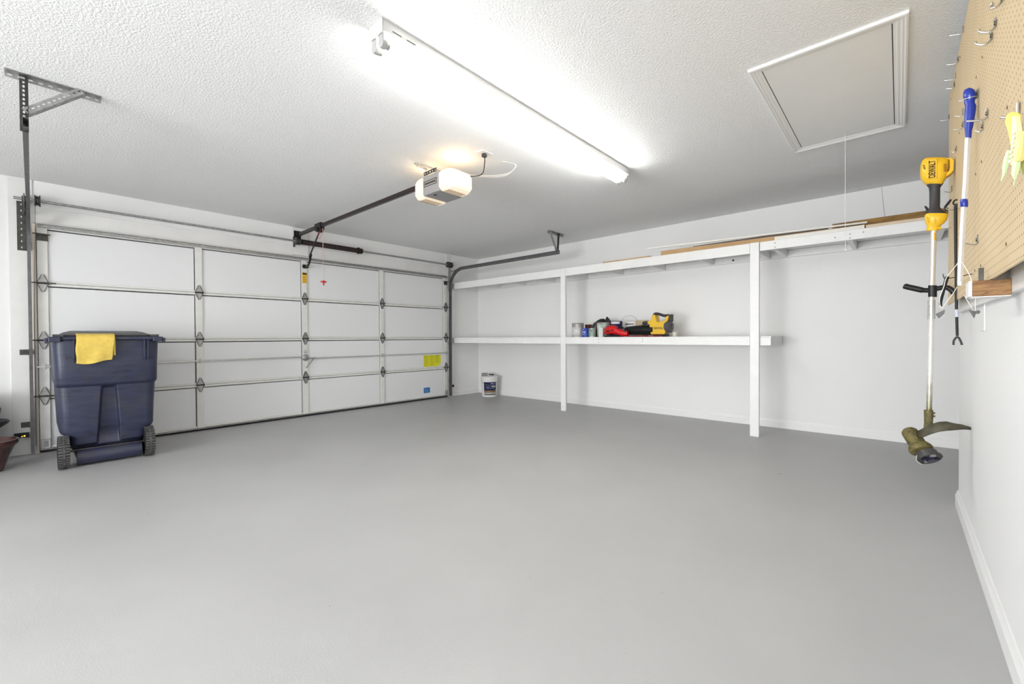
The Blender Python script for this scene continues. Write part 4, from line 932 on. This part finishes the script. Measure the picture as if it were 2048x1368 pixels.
def add_hook(kind, y, z, L, label, clip=True, hgt=0.032, thick=0.0022):
    t = thing('pegboard_hook', label, 'hook', (PX0, y, z), 'metal hooks on the pegboards')
    if kind == 's': b = hook_straight(L, hgt, thick)
    else: b = hook_curved(L, hgt, thick)
    o = b.build('wire', chrome, None, smooth=True, origin=(0, 0, 0)); o.parent = t
    if clip: o = clip_mesh().build('retaining_clip', blackm, None, origin=(0, 0, 0)); o.parent = t
    return t
K = (PX0-0.0)/0.2
def hk(kind, px, py, tx_, label, **kw):
    p = at(px, py, 0, PX0-0.004); tip = at(tx_, py, 1, p.y)
    return add_hook(kind, p.y, p.z, max(0.018, PX0-tip.x), label, **kw)
hk('c', 2003, 8, 1983, 'curved hook at the very top of the nearer pegboard', thick=0.0028)
hk('c', 1990, 58, 1958, 'upper of two large curved hooks near the pegboard top', thick=0.0030)
hk('c', 1982, 83, 1951, 'lower of two large curved hooks near the pegboard top', thick=0.0030)
hk('s', 1926, 66, 1899, 'long straight hook highest on the far pegboard edge', clip=False)
hk('s', 1916, 126, 1893, 'thin hook with clip second from top on the far pegboard edge')
hk('s', 1911, 158, 1888, 'thin hook without clip third from top on the far pegboard edge', clip=False)
hk('s', 1908.5, 176, 1893, 'short hook with clip just under the third far edge hook')
hk('s', 1954, 197, 1917, 'hook carrying the top of the blue and white reacher', thick=0.0026)
hk('s', 1898, 239.5, 1880, 'hook with clip at the far pegboard edge above the yellow trimmer')
hk('s', 1925, 258, 1906, 'small hook left of the blue handle, lower one')
hk('s', 1925, 232, 1910, 'small hook left of the blue handle, upper one', clip=False)
hk('s', 1973, 238, 1933, 'thick straight hook passing in front of the blue handle', thick=0.0032)
hk('s', 1964, 263, 1949, 'short hook right below the thick hook by the blue handle', thick=0.0026)
hk('s', 2036, 233, 2001, 'thick hook holding the yellow and green bundle', clip=False, thick=0.0032)
hk('s', 1911.5, 305, 1904, 'very short hook above the yellow trimmer head')
hk('s', 1903, 384, 1889, 'thin hook beside the dark trimmer grip', clip=False)
hk('c', 1912, 418, 1892, 'curved wire hook holding the black forked stick')
hk('s', 1953.5, 489, 1930, 'lone hook low on the seam between the two pegboards')

# ------------------------------------------------------------------ string trimmer
TY = 3.196
def tp(px, py, dy=0.0):
    p = at(px, py, 1, TY+dy); return p
tr = thing('string_trimmer', 'yellow and black string trimmer hanging upside down by the pegboard', 'string trimmer', (tp(1857, 925).x, TY, tp(1857, 925).z))
def ell_ring(px0, px1, py, dep, n=24, pw=2.6, dy=0.0, tilt=0):
    a = tp(px0, py); b = tp(px1, py+tilt); c = (a+b)/2; hx = (b-a)/2; out = []
    for k in range(n):
        t = 2*PI*k/n; cs, sn = math.cos(t), math.sin(t)
        e = 2/pw; cx_ = abs(cs)**e*(1 if cs > 0 else -1); sy_ = abs(sn)**e*(1 if sn > 0 else -1)
        out.append(c+hx*cx_+Vector((0, dep*sy_+dy, 0)))
    return out
rows = [(1856, 1893, 316.5, 0.020), (1848, 1896, 319, 0.036), (1843, 1898, 324, 0.045), (1840.5, 1897, 333, 0.050), (1839.5, 1895, 345, 0.052), (1841, 1893, 356, 0.050), (1845, 1888.5, 363, 0.044), (1850, 1885, 368, 0.036), (1853, 1883, 370, 0.030)]
MB().loft([ell_ring(a, b, c, d, pw=3.2) for a, b, c, d in rows]).build('motor_head', yellow_tool, tr, smooth=True)
# battery latch frame on the right of the head
mb = MB(); fr_pts = [tp(1890, 319), tp(1903, 319), tp(1907, 324), tp(1906.5, 343), tp(1901, 350), tp(1890, 357), tp(1890, 350), tp(1897, 344), tp(1899, 338), tp(1898, 322), tp(1890, 321)]
mb.prism([p+Vector((0, -0.03, 0)) for p in fr_pts], (0, 0.06, 0)); mb.build('latch_frame', yellow_tool, tr, bevel=0.004)
MB().prism([tp(1897, 326, -0.022), tp(1906, 326, -0.022), tp(1905, 343, -0.022), tp(1896, 346, -0.022)], (0, 0.045, 0)).build('battery_slot', mat('dark_orange_slot', (0.22, 0.10, 0.02), 0.5), tr)
for k in range(5):
    MB().prism([tp(1887, 329+k*3.2, -0.047), tp(1893, 327+k*3.2, -0.044), tp(1893, 328.6+k*3.2, -0.044), tp(1887, 330.6+k*3.2, -0.047)], (0, 0.006, 0)).build('vent', mat('dark_orange_slot', (0.22, 0.10, 0.02), 0.5), tr)
# raised panel with lettering
pn = [tp(1853, 325, -0.0), tp(1873.5, 323.5, 0), tp(1873.5, 361, 0), tp(1853, 363, 0)]
MB().prism([p+Vector((0, -0.0535, 0)) for p in pn], (0, 0.010, 0)).build('side_panel', yellow_tool, tr, bevel=0.003)
tc_ = tp(1863.5, 344, 0); tc_.y = TY-0.0545
hgt_t = (tp(1864, 329)-tp(1864, 360)).length
tx_o = text('DEWALT', 'brand_lettering', 0.036, blackm, tr, tc_, (Euler((PI/2, 0, 0)).to_matrix() @ Matrix.Rotation(PI/2, 3, 'Z') @ Matrix.Diagonal((0.62, 0.95, 1))))
for d in (-6.2, 4.9):
    a = tp(1863.5+d, 330, 0); b = tp(1863.5+d, 359, 0); a.y = b.y = TY-0.0542
    MB().bar(a, b, 0.0012, 0.0012, (0, 1, 0)).build('lettering_border', blackm, tr)
for k in range(3):
    a = tp(1846.5+k*0.9, 336.5+k*3, 0); a.y = TY-0.0485; MB().box(a-Vector((0.003, 0.001, 0.002)), a+Vector((0.003, 0.003, 0.002))).build('small_mark', blackm, tr)
rows = [(1851.5, 1887, 367, 0.030), (1854, 1883, 372, 0.027), (1857.5, 1880.5, 376, 0.020), (1858.5, 1880.5, 385, 0.019), (1858.5, 1880.5, 400, 0.018), (1858.5, 1880, 414, 0.020), (1856, 1884, 420, 0.024), (1853, 1891, 424, 0.028), (1851, 1896.5, 429, 0.030)]
MB().loft([ell_ring(a, b, c, d, pw=2.3) for a, b, c, d in rows]).build('rear_grip', darkgrey_grip, tr, smooth=True)
MB().tube([tp(1850, 412.5), tp(1853, 416), tp(1855.5, 422), tp(1852, 428)], [0.004, 0.005, 0.006, 0.005], 8).build('trigger_guard', blackm, tr, smooth=True)
MB().tube([tp(1902, 399, -0.01), tp(1896, 407, -0.01), tp(1890.5, 414, -0.005), tp(1893, 421)], [0.0045, 0.006, 0.0055, 0.005], 8).build('trigger_lever', blackm, tr, smooth=True)
rows = [(1851, 1896.5, 428.5, 0.030), (1848.5, 1896, 433, 0.036), (1849, 1894.5, 439, 0.036), (1851, 1889, 446, 0.031), (1853, 1882, 451, 0.026), (1853.5, 1877, 455, 0.020), (1852, 1878, 460, 0.018), (1853, 1877, 462, 0.016)]
MB().loft([ell_ring(a, b, c, d, pw=2.6) for a, b, c, d in rows]).build('lower_housing', yellow_tool, tr, smooth=True)
MB().tube([tp(1872, 456, -0.018), tp(1882, 456, -0.012)], 0.008, 10).build('housing_tab', yellow_tool, tr, smooth=True)
mb = MB()
for a, b in ((1853, 1857), (1868.5, 1871.5)):
    mb.tube([tp(a, 433, -0.034), tp(a+1, 440, -0.036), tp(b-1, 446, -0.031)], 0.003, 6)
mb.build('housing_ribs', yellow_tool, tr, smooth=True)
alu = mat('aluminium_shaft', (0.74, 0.72, 0.68), 0.3, 0.55)
sh_m = stained('grass_stained_shaft', (0.72, 0.71, 0.67), (0.17, 0.155, 0.05), 0.20, 0.52, 0.3, 0.35, 30)
MB().cyl(tp(1867.5, 461), tp(1863, 604), 0.0120, seg=20).build('upper_shaft', alu, tr, smooth=True)
MB().loft([ell_ring(1863.6, 1872.9, py, 0.0125, pw=2) for py in (466, 481)]).build('shaft_decal', mat('orange_decal', (0.70, 0.40, 0.03), 0.4), tr, smooth=True)
MB().cyl(tp(1863, 600), tp(1862.5, 638), 0.0155, seg=16).cyl(tp(1860, 612, -0.012), tp(1858, 612, -0.012), 0.006, seg=8).cyl(tp(1860, 630, -0.012), tp(1858, 630, -0.012), 0.006, seg=8).build('shaft_coupler', mat('brushed_coupler', (0.55, 0.55, 0.53), 0.35, 0.6), tr, smooth=True)
MB().cyl(tp(1862.5, 636), tp(1858.0, 822), 0.0115, seg=20).build('lower_shaft', sh_m, tr, smooth=True)
MB().tube(spline([tp(1808, 572), tp(1815, 573.5), tp(1832, 577), tp(1847, 580.5), tp(1862, 582), tp(1880, 577), tp(1893, 575), tp(1903, 580), tp(1908, 586)]), [0.010]+[0.0145]*14+[0.012]*6+[0.015]*8+[0.013]*8+[0.014]*12, 14).build('assist_handle', blackm, tr, smooth=True) if False else None
hp_ = spline([tp(1807, 571.5), tp(1816, 574), tp(1832, 577.5), tp(1847, 580.5), tp(1862, 580), tp(1880, 576), tp(1893, 575), tp(1903, 580), tp(1908, 587)])
MB().tube(hp_, [0.010 if i < 2 else (0.0150 if i < 18 else 0.0125) for i in range(len(hp_))], 14).build('assist_handle', blackm, tr, smooth=True)
MB().loft([ell_ring(1856, 1874, py, 0.020, pw=3) for py in (571, 594)]).build('handle_clamp', blackm, tr, smooth=True)
dirty = mat('grass_stained_olive_plastic', (0.14, 0.115, 0.035), 0.6, var=0.55, vscale=40, bump=0.3, bscale=120)
dirty_dk = mat('grass_stained_dark_plastic', (0.075, 0.065, 0.038), 0.55, var=0.5, vscale=30)
MB().loft([ell_ring(1847.5, 1866, 820, 0.018, pw=2.4), ell_ring(1847.5, 1867.5, 828, 0.019, pw=2.4), ell_ring(1848, 1866, 845, 0.018), ell_ring(1846, 1871, 862, 0.026)]).cyl(tp(1866, 826, -0.01), tp(1870.5, 826, -0.01), 0.005, seg=8).cyl(tp(1866, 832.5, -0.01), tp(1870.5, 832.5, -0.01), 0.005, seg=8).build('head_coupling', dirty, tr, smooth=True)
ax = Vector((0.40, -0.60, -0.69)).normalized(); m0 = tp(1812, 866)
end = tp(1840, 893, -0.05)
MB().lathe([(0.012, -0.012), (0.026, -0.008), (0.035, 0.004), (0.037, 0.02), (0.037, 0.085), (0.043, 0.09), (0.050, 0.105), (0.052, 0.115), (0.048, 0.125), (0.035, 0.13)], tp(1818, 862, 0.0), ax, 28).build('motor_housing', dirty, tr, smooth=True)
hc = tp(1818, 862)+ax*0.128+Vector((0.012, 0, 0.0))
hd = MB().lathe([(0.030, 0.0), (0.044, 0.004), (0.046, 0.030), (0.053, 0.033), (0.053, 0.040), (0.047, 0.043), (0.042, 0.036), (0.001, 0.036)], hc, ax, 32).build('spool_head', mat('grey_stained_spool', (0.06, 0.057, 0.055), 0.45, var=0.4, vscale=30), tr, smooth=True)
e1 = ax.cross(Vector((0, 0, 1))).normalized(); e2 = ax.cross(e1)
mb = MB(); cc = hc+ax*0.040
mb.bar(cc-e1*0.036+ax*0.004, cc+e1*0.036+ax*0.004, 0.020, 0.012, ax); mb.cyl(cc-ax*0.004, cc+ax*0.014, 0.018, seg=20)
mb.build('spool_cap', mat('blue_black_cap', (0.02, 0.018, 0.04), 0.35), hd, smooth=False)
mb = MB()
for s in (1, -1): mb.cyl(cc+e2*0.026*s-ax*0.003, cc+e2*0.026*s+ax*0.001, 0.013, seg=16)
mb.build('spool_windows', mat('grey_windows', (0.30, 0.29, 0.31), 0.4), hd)
MB().tube(spline([hc+ax*0.02+e1*0.05, hc+ax*0.04+e1*0.062+Vector((0, 0, -0.01)), hc+ax*0.05+e1*0.056+Vector((0.01, 0, -0.02))]), 0.0011, 5).build('cutting_line', cord_m, hd)
# guard: curved shell from the motor to the wall
top = [(1833, 864, -0.04), (1848, 857, -0.05), (1862, 850, -0.055), (1878, 845, -0.055), (1893, 844, -0.05), (1908, 847.5, -0.04), (1925, 850, -0.02), (1941, 855, 0.0)]
wid = [0.055, 0.085, 0.10, 0.11, 0.105, 0.08, 0.05, 0.012]; sag = [0.022, 0.028, 0.030, 0.030, 0.028, 0.018, 0.01, 0.002]
rings = []
for (px, py, dy), w_, sg in zip(top, wid, sag):
    c = tp(px, py, dy); ring = []
    for k in range(9):
        f = k/8*2-1; ring.append(c+Vector((0, f*w_/2+w_*0.1, -abs(f)**2*sg*1.0 - (0.010 if f < -0.8 else 0))))
    rings.append(ring)
MB().loft(rings, caps=False, closed=False).build('debris_guard', dirty_dk, tr, smooth=True, solid=0.004)
mb = MB()
for px, py in ((1870, 858), (1885, 857), (1900, 857)): mb.box(tp(px-5, py+1, -0.07), tp(px+5, py-4, -0.062))
mb.build('guard_ribs', dirty, tr)

# ------------------------------------------------------------------ blue and white reacher
RY = 2.30
def rp(px, py, dy=0): return at(px, py, 1, RY+dy)
re_ = thing('reacher_pole', 'white square pole with blue handle hanging on the pegboard', 'reacher pole', rp(1920, 568))
blue_h = mat('blue_handle_plastic', (0.012, 0.035, 0.33), 0.3)
MB().tube([rp(1936, 272), rp(1931.5, 360), rp(1927, 430), rp(1923, 500), rp(1919.8, 566)], 0.0075, 4).build('pole', mat('white_pole', (0.75, 0.75, 0.77), 0.35, 0.1), re_)
def rring(px0, px1, py, dep, n=20):
    a = rp(px0, py); b = rp(px1, py); c = (a+b)/2; hx = (b-a)/2
    return [c+hx*math.cos(2*PI*k/n)+Vector((0, dep*math.sin(2*PI*k/n), 0)) for k in range(n)]
MB().loft([rring(*r) for r in ((1935, 1943, 176.5, 0.006), (1928, 1950, 181, 0.016), (1926, 1952, 187, 0.019), (1926, 1952, 196, 0.019), (1928, 1950, 200, 0.015), (1928, 1950, 206, 0.015), (1930, 1953, 212, 0.017), (1928.5, 1951.5, 225, 0.017), (1928, 1949, 240, 0.015), (1928.5, 1946, 255, 0.013), (1929.5, 1944, 262, 0.011), (1930.5, 1943, 276, 0.010))]).build('handle', blue_h, re_, smooth=True)
MB().loft([rring(*r) for r in ((1920.5, 1935.5, 399, 0.011), (1920, 1936.5, 402, 0.013), (1920, 1936.5, 411, 0.013), (1921, 1935.5, 414, 0.011))]).build('locking_collar', blue_h, re_, smooth=True)
MB().loft([rring(*r) for r in ((1914.5, 1925.5, 563, 0.009), (1914.5, 1925.5, 571, 0.009))]).cyl(rp(1920, 567, -0.008), rp(1920, 567, -0.011), 0.003, seg=8).build('pole_end', whitepl, re_)
mb = MB().tube(arc(rp(1940, 197), 0.020, 0, 2*PI, 20, (1, 0, 0), (0, 0.9, 0.15))[:-1], 0.0015, 6, closed=True); mb.build('hanging_loop', steel_lt, re_)
# ------------------------------------------------------------------ black forked stick
FY = 3.05
def fp(px, py, dy=0): return at(px, py, 1, FY+dy)
fk = thing('forked_stick', 'black stick with forked tip hanging beside the white pole', 'forked stick', fp(1915, 690))
MB().tube([fp(1911, 412), fp(1911.5, 480), fp(1912.5, 560), fp(1913, 620), fp(1914.5, 672)], [0.0062, 0.0060, 0.0058, 0.0056, 0.0052], 10).build('shaft', blackm, fk, smooth=True)
MB().tube(spline([fp(1907, 690), fp(1907.5, 682), fp(1911, 676.5), fp(1914.5, 674), fp(1918.5, 677), fp(1922, 684), fp(1924, 690)]), 0.0042, 8).build('fork', darkgrey_grip, fk, smooth=True)
MB().cyl(fp(1913.1, 619), fp(1913.7, 634), 0.0066, seg=12).build('sticker', mat('white_blue_sticker', (0.6, 0.62, 0.72), 0.4, var=0.3, vscale=60), fk, smooth=True)
MB().tube(arc(fp(1913, 405), 0.013, 0, 2*PI, 14, (0.9, 0.2, 0), (0, 0, 1))[:-1], 0.0035, 6, closed=True).box(fp(1909, 418, 0.01), fp(1916, 407, -0.006)).build('wrapped_loop', blackm, fk)
# ------------------------------------------------------------------ corded weights
WY = 2.12
wc = thing('weighted_cord', 'white cord with two dark cone weights hanging under the pegboard', 'cord', at(1915, 600, 1, WY))
wm = mat('dark_grey_weight', (0.12, 0.12, 0.12), 0.6)
def wpt(px, py, dy=0): return at(px, py, 1, WY+dy)
MB().tube(spline([wpt(1882, 618, 0.12), wpt(1879, 598, 0.1), wpt(1888, 572, 0.1), wpt(1893, 555, 0.08), wpt(1912, 531, 0.05), wpt(1920, 522, 0.045), wpt(1930, 534, 0.04), wpt(1942, 557, 0.02), wpt(1946, 575, 0.0)]), 0.0012, 5).build('main_cord', cord_m, wc)
MB().tube(spline([wpt(1884, 618, 0.12), wpt(1892, 605, 0.1), wpt(1904, 590, 0.08), wpt(1914, 574, 0.06)]), 0.0010, 5).build('side_cord', cord_m, wc)
MB().tube([at(1928, 590, 1, 2.02), at(1946, 620, 1, 2.04)], 0.0009, 5).tube([at(1951, 594, 1, 2.05), at(1950.5, 620, 1, 2.04)], 0.0011, 5).build('block_cord', cord_m, wc)
for a, b, y in (((1875, 637), (1892, 620), WY+0.12), ((1948, 640), (1952, 624), 2.04)):
    p, q = at(*a, 1, y), at(*b, 1, y)
    if a[0] > 1900:
        A = at(1937, 620, 1, y); B = at(1953, 623, 1, y); C = at(1948, 637, 1, y); mb = MB().loft([[A, (A+B)/2+Vector((0, -0.006, 0)), B, (A+B)/2+Vector((0, 0.006, 0))], [C+Vector((0.001*k, 0, 0)) for k in (0, .3, .6, .3)]]); mb.ell(B+Vector((0.003, 0, -0.002)), (0.005, 0.005, 0.006))
    else:
        A = at(1890, 619, 1, y); B = at(1871, 628, 1, y); C = at(1878, 637, 1, y); D = at(1889, 627, 1, y)
        mb = MB().prism([A, B, C, D], (0, 0.014, 0))
    mb.build('cone_weight', wm, wc, bevel=0.002)
MB().tube(spline([wpt(1884, 612, 0.3), wpt(1881, 606, 0.3), wpt(1886, 585, 0.3), wpt(1892, 562, 0.3), wpt(1895, 553, 0.3)]), [0.003]*4+[0.005]*10+[0.006]*11, 8).build('black_tool', blackm, wc, smooth=True)  # small black tool hung beside the cord, grouped with it
MB().tube(spline([wpt(1886, 548, 0.3), wpt(1888, 555, 0.3), wpt(1896, 557, 0.3), (PX0+0.001, WY+0.33, wpt(1908, 555, 0.3).z+0.012)]), 0.0018, 6).build('hanging_wire', steel_dk, wc)

# ------------------------------------------------------------------ yellow-green bundle on the thick hook
GY = 1.49
gb = thing('soft_bundle', 'yellow and pale green soft bundle with white beads on a hook', 'bundle', at(2030, 370, 1, GY))
def gp(px, py, dy=0): return at(px, py, 1, GY+dy)
gy_y = mat('translucent_yellow', (0.80, 0.62, 0.15), 0.4); gy_g = mat('pale_green_flap', (0.58, 0.76, 0.45), 0.45); gy_c = mat('cream_flap', (0.82, 0.74, 0.42), 0.45, var=0.15, vscale=40)
def flap(name, pts, m, dy=0.0, th=0.006):
    mb = MB().loft([[gp(a, y, dy-th*0.5), gp((a+b)/2, y, dy-th), gp(b, y, dy-th*0.5), gp((a+b)/2, y, dy+th*0.3)] for a, b, y in pts]); mb.build(name, m, gb, smooth=True)
flap('yellow_top', [(2022, 2034, 224), (2013, 2042, 230), (2010, 2043, 245), (2016, 2040, 262), (2020, 2032, 285), (2022, 2030, 300)], gy_y)
flap('cream_strip', [(2024, 2040, 232), (2022, 2044, 260), (2022, 2047, 290), (2021, 2046, 315), (2020, 2040, 330)], gy_c, -0.008)
flap('orange_strip', [(2044, 2052, 262), (2038, 2054, 290), (2032, 2052, 312), (2028, 2046, 322)], mat('soft_orange', (0.85, 0.58, 0.22), 0.45), -0.014)
flap('green_flap', [(2014, 2021, 300), (2007, 2020, 318), (2004, 2016, 335), (2005, 2013, 347), (2001, 2004, 362)], gy_g, -0.006)
flap('green_flap', [(2028, 2042, 312), (2024, 2040, 332), (2022, 2036, 348), (2028, 2032, 360), (2026, 2030, 372)], gy_g, -0.010)
flap('olive_leaf', [(2046, 2056, 290), (2041, 2056, 315), (2042, 2054, 335), (2046, 2052, 350)], mat('olive_leaf', (0.25, 0.30, 0.06), 0.5), 0.0)
for k in range(7):
    p = gp(2027-k*1.4+(k % 2)*1.5, 266+k*9.5, -0.020); MB().ell(p, (0.0028, 0.0028, 0.0035), seg=10).build('bead', whitepl, gb, smooth=True)

# light switch outline plate on the right wall
tag(MB().box((0.2695, 2.735, 1.075), (0.2748, 2.86, 1.205)).build('switch_plate', whitepl, bevel=0.002), 'blank white cover plate on the right wall below the pegboard', 'cover plate')

# internal bookkeeping property is no longer needed
for o in bpy.data.objects:
    if '_o' in o: del o['_o']
